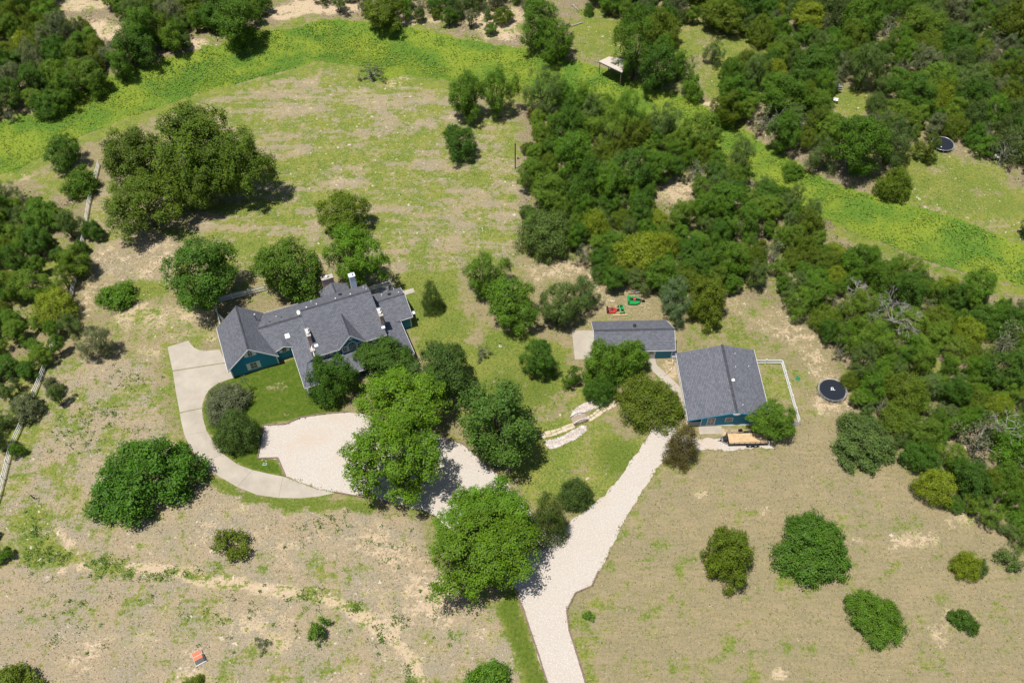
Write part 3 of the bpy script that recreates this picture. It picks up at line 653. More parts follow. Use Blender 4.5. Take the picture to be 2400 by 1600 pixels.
# wrap-around porch roofs
LZ = lambda x: 2.4 + .48 * (x - 9.65); PZ = lambda y: 2.3 + .19 * (y + 8.0); QZ = lambda x: 2.45 + .33 * (27.0 - x)
slab('roof', house, [(9.65, -8.0, LZ(9.65)), (11.2, -4.1, LZ(11.2)), (12.86, -4.1, LZ(12.86)), (12.86, 2.6, LZ(12.86)), (9.65, .6, LZ(9.65))][::-1], .12)
slab('roof', house, [(9.65, -8.0, PZ(-8)), (27.0, -8.0, PZ(-8)), (24.9, -4.08, PZ(-4.08)), (11.2, -4.08, PZ(-4.08))], .12)
slab('roof', house, [(27.0, -8.0, QZ(27)), (27.0, -.8, QZ(27)), (23.5, -.8, QZ(23.5)), (23.5, -4.1, QZ(23.5)), (24.9, -4.1, QZ(24.9))], .12)
MB().prism([(11.2, -4.1), (12.86, -4.1), (12.86, -4.0), (11.2, -4.0)], 2.7, 3.2).build('wall', 'teal', house)
rb(house, (9.62, -8.0, 2.31), (9.62, .4, 2.31), .06, .2); rb(house, (9.62, -8.03, 2.21), (27.0, -8.03, 2.21), .06, .2); rb(house, (27.03, -8.0, 2.36), (27.03, -1.2, 2.36), .06, .2)
for x in (9.85, 13.2, 16.5, 19.8, 23.1, 26.8): MB().box(x - .08, x + .08, -7.9, -7.74, 0, PZ(-7.8) - .1).build('porch_post', 'trim', house)
for y in (-4.4, -1.1): MB().box(9.77, 9.93, y - .08, y + .08, 0, 2.38).build('porch_post', 'trim', house)
MB().box(9.9, 26.9, -7.8, -4.1, 0, .35).build('porch_floor', 'deckgrey', house)
for x0, x1 in ((9.93, 13.12), (13.28, 16.42), (19.88, 23.02), (23.18, 26.72)):
    r = MB().box(x0, x1, -7.86, -7.78, 1.15, 1.23); r.box(x0, x1, -7.86, -7.78, .48, .54)
    for i in range(1, 21): t = x0 + (x1 - x0) * i / 21; r.box(t - .02, t + .02, -7.84, -7.8, .54, 1.15)
    r.build('porch_railing', 'trim', house)
# right wing
WZ, WY = 4.45, 2.6
fz2 = lambda y: WZ - .45 * abs(y - WY)
walls(house, 23.5, 28.72, [(-.82, 0), (5.0, 0), (5.0, fz2(5) - .13), (WY, WZ - .16), (-.82, fz2(-.82) - .13)], 'x')
slab('roof', house, [(23.56, -1.15, fz2(-1.15)), (29.02, -1.15, fz2(-1.15)), (29.02, WY, WZ), (23.56, WY, WZ)])
slab('roof', house, [(23.56, 5.2, fz2(5.2)), (29.02, 5.2, fz2(5.2)), (29.02, WY, WZ), (23.56, WY, WZ)])
ridge(house, (23.7, WY, WZ), (29.0, WY, WZ), .34, .45)
rb(house, (26.9, -1.18, fz2(-1.15) - .08), (29.02, -1.18, fz2(-1.15) - .08), .06, .18); rb(house, (29.05, -1.15, fz2(-1.15) - .08), (29.05, WY, WZ - .08), .06, .18); rb(house, (29.05, 5.2, fz2(5.2) - .08), (29.05, WY, WZ - .08), .06, .18)
MB().box(28.62, 28.76, -.86, -.72, 0, 2.6).build('corner_trim', 'trim', house)
MB().box(29.0, 29.75, -.1, .5, 2.05, 2.12).build('side_canopy', 'white', house)
# rear room with brick chimney
rz_ = lambda x: 4.3 - .5 * abs(x - 18.9)
walls(house, 5.5, 9.3, [(16.9, 0), (20.9, 0), (20.9, rz_(20.9) - .12), (18.9, 4.15), (16.9, rz_(16.9) - .12)])
for xe in (16.5, 21.3): slab('roof', house, [(xe, 5.6, rz_(xe)), (xe, 9.6, rz_(xe)), (18.9, 9.6, 4.3), (18.9, 5.6, 4.3)])
ridge(house, (18.9, 5.6, 4.3), (18.9, 9.6, 4.3), .3, .5)
def chimney(x0, x1, y0, y1, z0, z1, m, cap='cap', flues=1):
    c = MB().box(x0, x1, y0, y1, z0, z1).build('chimney', m, house)
    MB().box(x0 - .06, x1 + .06, y0 - .06, y1 + .06, z1, z1 + .12).build('chimney_cap', cap, c)
    for i in range(flues):
        t = (i + 1) / (flues + 1); along = (x1 - x0) > (y1 - y0)
        fx, fy = (x0 + (x1 - x0) * t, (y0 + y1) / 2) if along else ((x0 + x1) / 2, y0 + (y1 - y0) * t)
        MB().cyl(fx, fy, z1 + .1, z1 + .42, .17, 12).build('flue', 'metal', c)
        MB().cyl(fx, fy, z1 + .46, z1 + .52, .25, 12, .12).build('flue_cap', 'metal', c)
chimney(17.45, 19.3, 9.65, 10.5, 0, 5.2, 'brick', 'cap', 1)
chimney(21.35, 22.25, 5.62, 6.35, 0, 8.3, 'bluegrey', 'white', 1)
chimney(12.3, 12.84, -2.6, -1.0, 0, 7.15, 'brick', 'cap', 2)
chimney(23.57, 24.1, -2.9, -1.2, 0, 7.1, 'brick', 'cap', 2)
MB().box(12.2, 12.8, -3.75, -3.05, 2.6, 4.9).build('chimney_shoulder', 'brick', house)
MB().box(12.15, 12.85, -3.8, -3.0, 4.9, 5.0).build('chimney_cap', 'cap', house)
for x, y in ((12.95, -3.0), (23.45, -3.3)): slab('flashing', house, [(x, y - .2, FZ(y - .2) + .05), (x + .55, y - .2, FZ(y - .2) + .05), (x + .55, y + .15, FZ(y + .15) + .05), (x, y + .15, FZ(y + .15) + .05)], .03, 'metal')
def pipe(x, y, zr, h=.4, r=.07, m='white'): MB().cyl(x, y, zr - .1, zr + h, r, 8).build('vent_pipe', m, house)
for x in (15.2, 18.2, 20.6): pipe(x, 2.75, BZ(2.75), .22, .09)
pipe(13.6, 2.6, BZ(2.6), .2, .1); pipe(14.6, 4.2, BZ(4.2), .55); pipe(22.9, 3.6, BZ(3.6), .55); pipe(23.2, 2.9, BZ(2.9), .3)
pipe(25.6, 3.9, fz2(3.9), .5, .08); pipe(28.3, 3.5, fz2(3.5), .2); pipe(8.9, 6.6, 3.35, .2); pipe(9.6, 6.1, 3.45, .2, .09, 'black'); pipe(7.7, 5.7, 3.65, .12, .08, 'black')
for x, y, z in ((19.2, 4.1, BZ(4.1)), (26.8, 3.8, fz2(3.8))):
    v = MB().cyl(x, y, z - .1, z + .18, .18, 14).build('roof_vent', 'black', house); MB().cyl(x, y, z + .18, z + .3, .3, 14, .2).build('vent_cap', 'black', v)
MB().cyl(5.85, 6.9, 3.2, 5.05, .055, 8).build('vent_stack', 'black', house); MB().cyl(5.85, 6.9, 5.05, 5.22, .13, 10, .04).build('vent_cap', 'white', house)
sk = slab('skylight', house, [(9.25, 1.85, 3.12), (9.95, 1.85, 3.12), (9.95, 2.6, 3.35), (9.25, 2.6, 3.35)], .12, 'white')
di = MB().tube([(12.35, 3.3, 5.6), (12.35, 3.3, 6.5)], .04, 6).build('dish_arm', 'black', house)
mb = MB(); ring = 14
V = [(0, 0, -.08)] + [(.2 * math.cos(t), .24 * math.sin(t), -.03) for t in np.linspace(0, 2 * math.pi, ring, False)] + [(.32 * math.cos(t), .38 * math.sin(t), .06) for t in np.linspace(0, 2 * math.pi, ring, False)]
rot = Matrix.Translation((12.3, 3.25, 6.6)) @ Matrix.Rotation(math.radians(40), 4, 'X') @ Matrix.Rotation(math.radians(-35), 4, 'Y')
mb.add([rot @ Vector(q) for q in V], [(0, 1 + i, 1 + (i + 1) % ring) for i in range(ring)] + [(1 + i, 1 + ring + i, 1 + ring + (i + 1) % ring, 1 + (i + 1) % ring) for i in range(ring)])
mb.build('satellite_dish', 'white', house)
# back deck
for i in range(24):
    y = 5.05 + i * .158; MB().box(24.0, 28.25, y, y + .145, .5, .55).build('deck_board', 'deckgrey', house)
MB().box(24.0, 28.25, 5.02, 8.84, 0, .495).build('deck_frame', 'deckgrey', house)
rl = MB().box(24.1, 28.25, 8.78, 8.86, 1.5, 1.58); rl.box(24.1, 28.25, 8.79, 8.85, .72, .78); rl.box(28.2, 28.28, 6.4, 8.8, 1.5, 1.58); rl.box(28.2, 28.28, 6.4, 8.8, .72, .78); rl.build('deck_rail', 'trim', house)
bal = MB().box(-.03, .03, -.03, .03, 0, .74).mesh('baluster'); bal.materials.append(M['trim'])
for i in range(28): link('baluster', bal, house, (24.2 + i * .145, 8.82, .77))
for i in range(15): link('baluster', bal, house, (28.24, 6.45 + i * .158, .77))
for x, y in ((28.24, 8.82), (28.24, 6.4), (24.1, 8.82)): MB().box(x - .07, x + .07, y - .07, y + .07, 0, 1.75).build('deck_post', 'trim', house)

# picket fence behind the garage
def picket_fence(name, label, pts, m='white', gap=.16, hgt=1.15, pw=.085, rails=(.3, .9), post=2.4, group=None, cap=True):
    t = thing(name, label, 'fence', (pts[0][0], pts[0][1], 0), 0, group); ox, oy = pts[0]
    pk = MB().box(-pw / 2, pw / 2, -.012, .012, .06, hgt); pk.add([(-pw / 2, -.012, hgt), (pw / 2, -.012, hgt), (pw / 2, .012, hgt), (-pw / 2, .012, hgt), (0, 0, hgt + .07)], [(0, 1, 4), (1, 2, 4), (2, 3, 4), (3, 0, 4)])
    pk = pk.mesh('picket'); pk.materials.append(M[m])
    for (x0, y0), (x1, y1) in zip(pts[:-1], pts[1:]):
        L = math.hypot(x1 - x0, y1 - y0); a = math.atan2(y1 - y0, x1 - x0); k = max(1, round(L / post))
        nx_, ny_ = -math.sin(a) * .05, math.cos(a) * .05
        for i in range(k + 1):
            p = (x0 + (x1 - x0) * i / k - ox, y0 + (y1 - y0) * i / k - oy)
            po = MB().box(-.055, .055, -.055, .055, -.1, hgt + .12).build('post', m, t, (*p, 0), a)
            if cap: MB().box(-.075, .075, -.075, .075, hgt + .12, hgt + .15).build('post_cap', m, po)
        for i in range(k):
            a0 = (x0 + (x1 - x0) * i / k - ox, y0 + (y1 - y0) * i / k - oy); a1 = (x0 + (x1 - x0) * (i + 1) / k - ox, y0 + (y1 - y0) * (i + 1) / k - oy)
            for z in rails: MB().bar((*a0, z), (*a1, z), .05, .11).build('rail', m, t)
        n = int(L / gap)
        for i in range(1, n):
            q = i / n; link('picket', pk, t, (x0 + (x1 - x0) * q - ox + nx_, y0 + (y1 - y0) * q - oy + ny_, 0), a)
    return t
picket_fence('picket_fence', 'weathered grey-white picket fence behind the garage, its gate ajar', [W(HO, HA, *p) for p in [(.1, 10.6), (.3, 16.5), (8.6, 16.1)]], 'white', .19, 1.3)
gt = thing('garden_gate', 'slatted grey-white gate standing open beside the garage', 'gate', (*W(HO, HA, .25, 12.9), 0), HA + math.radians(-62))
for i in range(9): MB().box(.08 + i * .14, .16 + i * .14, -.012, .012, .1, 1.25).build('picket', 'trim', gt)
for z in (.35, 1.0): MB().box(0, 1.3, .012, .06, z - .05, z + .05).build('rail', 'trim', gt)

# ------------------------------------------------------------------ barn house (the lower teal building)
barn = thing('barn_house', 'low teal building with one broad grey gable roof and white fenced side yard', 'house', BO, BA)
bz = lambda x: 3.95 - .262 * abs(x - 4.65)
walls(barn, 0, 11.7, [(0, 0), (9.4, 0), (9.4, bz(9.4) - .14), (4.65, 3.8), (0, bz(0) - .14)])
for xe in (-2.2, 9.82): slab('roof', barn, [(xe, -.42, bz(xe)), (xe, 12.1, bz(xe)), (4.65, 12.1, 3.95), (4.65, -.42, 3.95)], .13)
ridge(barn, (4.65, -.42, 3.95), (4.65, 12.1, 3.95), .42, .262)
for xe in (-2.2, 9.82): rb(barn, (xe, -.45, bz(xe) - .08), (4.65, -.45, 3.87), .06, .16, 'teal'); rb(barn, (xe + (.03 if xe > 0 else -.03), -.42, bz(xe) - .08), (xe + (.03 if xe > 0 else -.03), 12.1, bz(xe) - .08), .06, .18)
mb = MB(); n = 10; P_ = [(4.65 + .55 * math.cos(t), 3.72 + .42 * math.sin(t)) for t in np.linspace(math.pi, 2 * math.pi, n)]
mb.add([(x, -.5, z) for x, z in P_] + [(x, -.44, z) for x, z in P_], [tuple(range(n)), tuple(range(2 * n - 1, n - 1, -1))] + [(i, n + i, n + (i + 1) % n, (i + 1) % n) for i in range(n)]).build('gable_ornament', 'trim', barn)
window(barn, 1.4, 1.2, 1.0, 1.6, 0, 0, 'blind'); window(barn, 4.0, 1.6, .95, .85, 0, 0, 'blind', (0, 1))
MB().box(0, 9.4, -.05, 0, 0, .18).build('foundation', 'trim', barn)
for y in (.05, 3.9, 7.8, 11.6): MB().box(-1.95, -1.82, y - .06, y + .06, 0, bz(-1.9) - .12).build('porch_post', 'trim', barn)
MB().box(-2.0, 0, 0, 11.7, 0, .12).build('porch_floor', 'conc', barn)
r = MB().box(-1.8, -.05, -.02, .05, .95, 1.02); r.box(-1.8, -.05, -.02, .05, .25, .31)
for i in range(11): r.box(-1.75 + i * .165, -1.71 + i * .165, 0, .03, .3, .96)
r.build('porch_railing', 'trim', barn); MB().box(-.08, .02, -.03, .08, 0, bz(0) - .3).build('corner_trim', 'trim', barn)
MB().cyl(5.15, 5.4, bz(5.15) - .1, bz(5.15) + .16, .2, 16).build('roof_turbine', 'metal', barn); MB().cyl(5.15, 5.4, bz(5.15) + .16, bz(5.15) + .34, .28, 16, .16).build('turbine_cap', 'white', barn)
for x, y in ((6.4, 10.6), (6.0, 8.0), (8.2, 8.5), (5.8, 1.0)): MB().cyl(x, y, bz(x) - .1, bz(x) + .28, .06, 8).build('vent_pipe', 'white', barn)
picket_fence('picket_fence', 'bright white picket fence round the yard of the barn house', [W(BO, BA, *p) for p in [(9.5, 11.3), (14.45, 11.2), (14.6, -.25), (9.45, -.3)]], 'white', .125, 1.1)

# ------------------------------------------------------------------ long shed
shed = thing('long_shed', 'long narrow teal outbuilding with grey gable roof and white door', 'shed', SO, SA)
hz_ = lambda y: 4.0 - .55 * abs(y - 2.6)
walls(shed, -9.25, 2.6, [(0, 0), (5.6, 0), (5.6, hz_(5.6) - .13), (2.6, 3.85), (0, hz_(0) - .13)], 'x')
slab('roof', shed, [(-9.65, -.38, hz_(-.38)), (2.95, -.38, hz_(-.38)), (2.95, 2.6, 4.0), (-9.65, 2.6, 4.0)])
slab('roof', shed, [(-9.65, 6.0, hz_(6.0)), (2.35, 6.0, hz_(6.0)), (2.95, 2.6, 4.0), (-9.65, 2.6, 4.0)])
ridge(shed, (-9.65, 2.6, 4.0), (2.95, 2.6, 4.0), .42, .55)
rb(shed, (-9.65, -.41, hz_(-.38) - .08), (2.95, -.41, hz_(-.38) - .08), .06, .18)
for x in (-9.68, 2.98): rb(shed, (x, -.38, hz_(-.38) - .08), (x, 2.6, 3.92), .06, .18)
rb(shed, (-9.68, 6.0, hz_(6) - .08), (-9.68, 2.6, 3.92), .06, .18); rb(shed, (2.38, 6.0, hz_(6) - .08), (2.98, 2.6, 3.92), .06, .18)
d = MB().box(-1.2, -.12, -.06, 0, 0, 2.1).build('door', 'trim', shed); MB().box(-.98, -.34, -.08, -.055, 1.15, 1.9).build('pane', 'blind', d); MB().box(-.26, -.2, -.12, -.06, .95, 1.02).build('handle', 'metal', d)
MB().box(-1.32, -1.2, -.07, .01, 0, 2.2).build('door_frame', 'white', shed); MB().box(-.12, 0, -.07, .01, 0, 2.2).build('door_frame', 'white', shed)
MB().box(2.5, 2.63, -.03, .1, 0, 2.3).build('corner_trim', 'trim', shed)
MB().cyl(-3.1, 3.7, 3.2, 3.75, .22, 14).build('roof_vent', 'black', shed); MB().cyl(-3.1, 3.7, 3.75, 3.85, .27, 14, .15).build('vent_cap', 'black', shed)
window(shed, -4.6, 1.5, .9, 1.0, 0, 0, 'glass')
MB().box(2.6, 3.3, -.4, .6, 0, .75).build('condenser_unit', 'metal', shed)

hs_ = [(.0, -.2, .03), (1.3, -.9, .03), (.95, -2.2, .03), (.2, -3.0, .03), (-.6, -3.6, .03)]
tag(MB().tube([(*W(SO, SA, 1.6 + a, b), c_) for a, b, c_ in hs_], .035, 6).build('garden_hose', 'timber'), 'brown garden hose curving over the bare ground by the shed door', 'hose')
# ------------------------------------------------------------------ trampolines
def trampoline(label, px, py, rad, hgt=.9, legs=6, ring_low=True, logo=True, grp='round backyard trampolines'):
    x, y, z0 = Gt(px, py, hgt)
    t = thing('trampoline', label, 'trampoline', (x, y, z0), 0.0)
    n = 48; cs = [(math.cos(2 * math.pi * i / n), math.sin(2 * math.pi * i / n)) for i in range(n)]
    mb = MB(); mb.add([(0, 0, hgt - .05)] + [(c * rad * .9, s_ * rad * .9, hgt - .02) for c, s_ in cs], [(0, 1 + i, 1 + (i + 1) % n) for i in range(n)]); mb.build('jumping_mat', 'tramp', t)
    MB().tube([(c * rad, s_ * rad, hgt) for c, s_ in cs + cs[:1]], .024, 6, False).build('rim', 'metal', t)
    sp = MB()
    for i in range(96):
        a = 2 * math.pi * i / 96; sp.bar((math.cos(a) * rad * .9, math.sin(a) * rad * .9, hgt - .02), (math.cos(a) * rad, math.sin(a) * rad, hgt), .025)
    q = sp.build('springs', 'metal', t); q['kind'] = 'stuff'
    for i in range(legs):
        a = 2 * math.pi * (i + .3) / legs; a2 = a + .42; r = rad * .97
        MB().tube([(math.cos(a) * r, math.sin(a) * r, hgt), (math.cos(a) * r, math.sin(a) * r, .03), (math.cos(a2) * r, math.sin(a2) * r, .03), (math.cos(a2) * r, math.sin(a2) * r, hgt)], .025, 6).build('leg', 'metal', t)
    if ring_low:
        MB().tube([(c * rad * 1.04, s_ * rad * 1.04, .42) for c, s_ in cs + cs[:1]], .02, 5, False).build('net_hoop', 'black', t)
        for i in range(8):
            a = 2 * math.pi * (i + .5) / 8; MB().cyl(math.cos(a) * rad * 1.05, math.sin(a) * rad * 1.05, 0, hgt + .25, .022, 6).build('net_pole', 'black', t)
    if logo:
        lg = MB().tube([(.17 * math.cos(a), .2 + .2 * math.sin(a), hgt - .01) for a in np.linspace(0, 2 * math.pi, 15)], .05, 5, False)
        lg.tube([(-.3, -.12, hgt - .01), (-.05, .02, hgt - .01), (.1, -.1, hgt - .01), (.35, -.1, hgt - .01)], .05, 5); lg.build('printed_mark', 'white', t)
    else: MB().cyl(-rad * .33, -rad * .5, hgt - .01, hgt + .06, .11, 10).build('white_spot', 'white', t)
trampoline('black trampoline with a white mark at its centre, on bare ground near the barn house', 1951.5, 912.5, 2.13)
trampoline('black trampoline half under a tree on the lawn across the creek', 2210.5, 336.5, 2.13, .9, 6, False, False)

# ------------------------------------------------------------------ trailer
tr = thing('utility_trailer', 'black two-axle flatbed trailer with pale plank deck beside the barn house', 'trailer', BO, BA)
X0, X1, Y0, Y1, DZ0 = 3.45, 9.2, -3.66, -1.82, .62
for i in range(9):
    y = Y0 + .04 + i * (Y1 - Y0 - .08) / 9; MB().box(X0 + .08, X1, y + .004, y + (Y1 - Y0 - .08) / 9 - .006, DZ0, DZ0 + .05).build('deck_plank', 'plank', tr)
fm = MB().box(X0, X1, Y0 - .03, Y0 + .03, DZ0 - .14, DZ0 + .06); fm.box(X0, X1, Y1 - .03, Y1 + .03, DZ0 - .14, DZ0 + .06); fm.box(X0, X0 + .08, Y0, Y1, DZ0 - .14, DZ0 + .06); fm.box(X1 - .02, X1 + .06, Y0, Y1, DZ0 - .14, DZ0 + .04)
for x in np.linspace(X0 + .6, X1 - .6, 6): fm.box(x, x + .06, Y0, Y1, DZ0 - .12, DZ0 - .005)
fm.build('frame', 'black', tr)
for y in (Y0 - .02, Y1 + .02):
    sr = MB().box(X0, X1 - .3, y - .025, y + .025, 1.02, 1.08)
    for x in np.linspace(X0 + .03, X1 - .35, 8): sr.box(x - .025, x + .025, y - .025, y + .025, DZ0, 1.03)
    sr.build('side_rail', 'black', tr)
fr_ = MB().box(X0 - .03, X0 + .03, Y0, Y1, 1.02, 1.08)
for y in np.linspace(Y0 + .1, Y1 - .1, 5): fr_.box(X0 - .025, X0 + .025, y - .025, y + .025, DZ0, 1.03)
fr_.build('front_rail', 'black', tr)
tg = MB().bar((X0, Y0 + .2, DZ0 - .1), (2.4, -2.8, DZ0 - .1), .09, .12); tg.bar((X0, Y1 - .2, DZ0 - .1), (2.4, -2.68, DZ0 - .1), .09, .12); tg.build('tongue', 'black', tr)
MB().box(2.05, 2.5, -2.8, -2.68, DZ0 - .12, DZ0).build('coupler', 'metal', tr); MB().cyl(2.5, -2.55, 0, .95, .04, 8).build('jack', 'metal', tr)
MB().box(2.85, 3.38, -3.0, -2.4, DZ0 - .12, DZ0 + .22).build('tool_box', 'black', tr)
for y, s_ in ((Y0 - .2, -1), (Y1 + .2, 1)):
    for x in (6.56, 7.4):
        wh = MB().tube([(x, y - .11, .35), (x, y - .1, .35), (x, y + .1, .35), (x, y + .11, .35)], [.27, .35, .35, .27], 20).build('wheel', 'rubber', tr)
        MB().tube([(x, y + s_ * .105, .35), (x, y + s_ * .125, .35)], [.2, .16], 14).build('rim', 'metal', wh)
    mg = MB(); pts = [(6.0, .5), (6.15, .72), (7.8, .72), (7.95, .5)]
    for (a, b), (c, d_) in zip(pts[:-1], pts[1:]): mg.add([(a, y - .13, b), (c, y - .13, d_), (c, y + .13, d_), (a, y + .13, b), (a, y - .13, b + .03), (c, y - .13, d_ + .03), (c, y + .13, d_ + .03), (a, y + .13, b + .03)], [(3, 2, 1, 0), (4, 5, 6, 7), (0, 1, 5, 4), (1, 2, 6, 5), (2, 3, 7, 6), (3, 0, 4, 7)])
    mg.build('mudguard', 'black', tr)
sw = MB().tube([(5.5, -1.45, .95), (5.5, -1.62, .95)], .33, 18).build('spare_wheel', 'rubber', tr)

# ------------------------------------------------------------------ tractor implements behind the shed
def gz3(px, py): x, y = G(px, py); return (x, y, 0)
im = thing('rotary_cutter', 'orange-red tractor mower deck lying behind the shed', 'implement', gz3(1435, 729), math.radians(4))
MB().prism([(-.7, -.55), (.35, -.55), (.65, -.2), (.65, .2), (.35, .55), (-.7, .55)], .18, .34).build('deck', 'red', im)
MB().prism([(-.45, -.3), (.2, -.3), (.35, 0), (.2, .3), (-.45, .3)], .34, .38).build('deck_plate', 'greypanel', im)
MB().box(-.95, -.68, -.5, .5, .05, .75).build('hitch_frame', 'black', im); MB().bar((-.7, .3, .6), (.8, .12, .4), .07).build('arm', 'red', im); MB().bar((-.7, -.3, .6), (.8, -.12, .4), .07).build('arm', 'red', im)
MB().box(-.2, .1, -.15, .15, .38, .62).build('gearbox', 'black', im); MB().tube([(.95, -.08, .22), (.95, .08, .22)], .22, 14).build('tail_wheel', 'rubber', im)
im = thing('rotary_cutter', 'wide bright green tractor mower deck lying below the wood edge', 'implement', gz3(1487, 707), math.radians(-3))
MB().prism([(-.95, -.85), (.3, -.85), (.8, -.5), (1.0, 0), (.8, .5), (.3, .85), (-.95, .85)], .2, .4).build('deck', 'tgreen', im)
MB().prism([(-.6, .12), (.6, .12), (.3, .6), (-.6, .6)], .4, .44).build('deck_plate', 'greypanel', im)
MB().box(-1.15, -.92, -.7, .7, .05, .85).build('hitch_frame', 'tgreen', im); MB().bar((-1.0, .15, .7), (1.2, .1, .5), .09).build('arm', 'black', im); MB().bar((-1.0, -.15, .7), (1.2, -.1, .5), .09).build('arm', 'black', im)
MB().box(-.25, .15, -.2, .2, .4, .7).build('gearbox', 'red', im); MB().tube([(1.45, -.1, .25), (1.45, .1, .25)], .25, 14).build('tail_wheel', 'rubber', im)
im = thing('box_blade', 'dark green box blade with white teeth beside the red mower deck', 'implement', gz3(1456, 729), math.radians(-82))
MB().box(-.85, .85, .3, .38, .05, .6).build('back_plate', 'tgreen', im)
for x in (-.85, .79): MB().box(x, x + .06, -.45, .38, .05, .6).build('side_plate', 'tgreen', im)
MB().bar((-.85, -.2, .5), (.85, -.2, .5), .1).build('crossbar', 'tgreen', im)
for i in range(5): MB().box(-.6 + i * .3, -.54 + i * .3, -.26, -.18, .02, .62).build('tooth', 'white', im)
MB().bar((-.3, -.2, .5), (0, -.1, 1.05), .07).build('mast', 'tgreen', im); MB().bar((.3, -.2, .5), (0, -.1, 1.05), .07).build('mast', 'tgreen', im); MB().box(-.35, .1, -.2, .3, .52, .6).build('top_plate', 'tgreen', im)
def log(name, label, a, b, r, m, cat, grp=None):
    x0, y0, z0 = Gt(*a); x1, y1, z1 = Gt(*b); rr = random.Random(int(a[0]))
    pts = [(x0 + (x1 - x0) * t, y0 + (y1 - y0) * t + rr.gauss(0, .02), max(r * .95, r) + z0 + (z1 - z0) * t) for t in np.linspace(0, 1, 5)]
    o = MB().tube(pts, [r * f for f in (.9, 1.05, 1, 1.03, .85)], 8).build(name, m, None); return tag(o, label, cat, grp)
log('timber_log', 'pale log lying between the box blade and the shed', (1436, 740.5), (1470, 738.5), .14, 'plank', 'log')
log('timber_log', 'grey-brown log at the wood edge behind the green mower', (1473, 689), (1500, 688), .12, 'timber', 'log')
log('timber_log', 'short white log at the wood edge behind the green mower', (1489, 686), (1500, 685), .13, 'white', 'log')

# ------------------------------------------------------------------ covered box in the near pasture
bx_ = thing('well_box', 'low box with faded red and grey lid panels alone in the dry pasture', 'box', gz3(466, 1541), math.radians(31))
MB().box(-.62, .62, -.95, .8, 0, .28).build('concrete_curb', 'conc', bx_)
MB().box(-.55, .5, .18, .74, .28, .36).build('lid_panel', 'rust', bx_); MB().box(-.55, .5, -.33, .16, .28, .35).build('lid_panel', 'rust', bx_); MB().box(-.55, .5, -.85, -.35, .28, .34).build('lid_panel', 'greypanel', bx_)
MB().box(-.58, .55, .155, .185, .3, .39).build('batten', 'white', bx_); MB().box(.5, .72, -.95, .1, .0, .3).build('side_box', 'black', bx_); MB().box(-.6, .75, -1.0, -.95, .0, .31).build('edge_board', 'white', bx_)

# ------------------------------------------------------------------ timber edging of the gravel
M['timber2'] = M['timber']
def edging(label, pts, grp=None, seg=2.4):
    p = [G(*q) for q in pts]; t = thing('timber_edging', label, 'edging', (p[0][0], p[0][1], 0)); ox, oy = p[0]; rr = random.Random(len(label))
    for (x0, y0), (x1, y1) in zip(p[:-1], p[1:]):
        L = math.hypot(x1 - x0, y1 - y0); k = max(1, round(L / seg))
        for i in range(k):
            a, b = i / k, (i + 1) / k - .012; j = rr.gauss(0, .015)
            MB().bar((x0 + (x1 - x0) * a - ox + j, y0 + (y1 - y0) * a - oy, .07), (x0 + (x1 - x0) * b - ox, y0 + (y1 - y0) * b - oy + j, .08), .17, .2).build('timber', 'timber', t)
    return t
edging('timbers between the lawn and the gravel court, stepping up from the driveway', ov([(592, 1053), (605, 976), (655, 974.5), (691, 958.5), (745, 950), (800, 946)]))
edging('timbers round the small grass corner beside the driveway curve', ov([(593, 1053), (638, 1051.5), (656, 1094)]))
edging('timbers along the front of the gravel court where the concrete ends', ov([(766, 1130), (800, 1136), (860, 1146), (930, 1163)]))
edging('timbers along the upper edge of the gravel court below the dark tree', ov([(1010, 1001), (1062, 1018), (1121, 1069), (1140, 1085)]))
edging('timbers along the gravel drive beside the bright grass strip', [(1206, 1378), (1224, 1422), (1258, 1523), (1282, 1597), (1300, 1650)])
edging('timbers along the gravel drive on the dry pasture side', [(1402.6, 1337), (1387, 1373), (1349, 1389), (1328, 1430), (1334, 1478), (1349, 1523), (1372, 1597), (1388, 1655)])

# ------------------------------------------------------------------ dry creek bed, footbridge, flagstone path
zb = lambda x, y: (1250 + x / 8.252, 880 + y / 8.252)
beds = [([(740, 740), (760, 700), (830, 640), (930, 570), (1040, 530), (1190, 470), (1330, 400), (1460, 370), (1540, 400), (1480, 440), (1400, 530), (1280, 590), (1150, 640), (1010, 690), (960, 740), (860, 790), (760, 830)],
         'white rock lined dry stream bed above the footbridge'),
        ([(860, 1010), (960, 970), (1020, 1000), (1015, 1060), (960, 1110), (850, 1200), (720, 1260), (600, 1310), (470, 1380), (330, 1410), (250, 1350), (250, 1270), (380, 1240), (520, 1200), (660, 1130), (760, 1070)],
         'white rock lined dry stream bed below the footbridge')]
ico = [(0, 0, 1), (.9, 0, .3), (.28, .85, .3), (-.72, .53, .3), (-.72, -.53, .3), (.28, -.85, .3), (.72, .53, -.4), (-.28, .85, -.4), (-.9, 0, -.4), (-.28, -.85, -.4), (.72, -.53, -.4), (0, 0, -.8)]
icf = [(0, 1, 2), (0, 2, 3), (0, 3, 4), (0, 4, 5), (0, 5, 1), (1, 6, 2), (2, 7, 3), (3, 8, 4), (4, 9, 5), (5, 10, 1), (2, 6, 7), (3, 7, 8), (4, 8, 9), (5, 9, 10), (1, 10, 6), (11, 7, 6), (11, 8, 7), (11, 9, 8), (11, 10, 9), (11, 6, 10)]
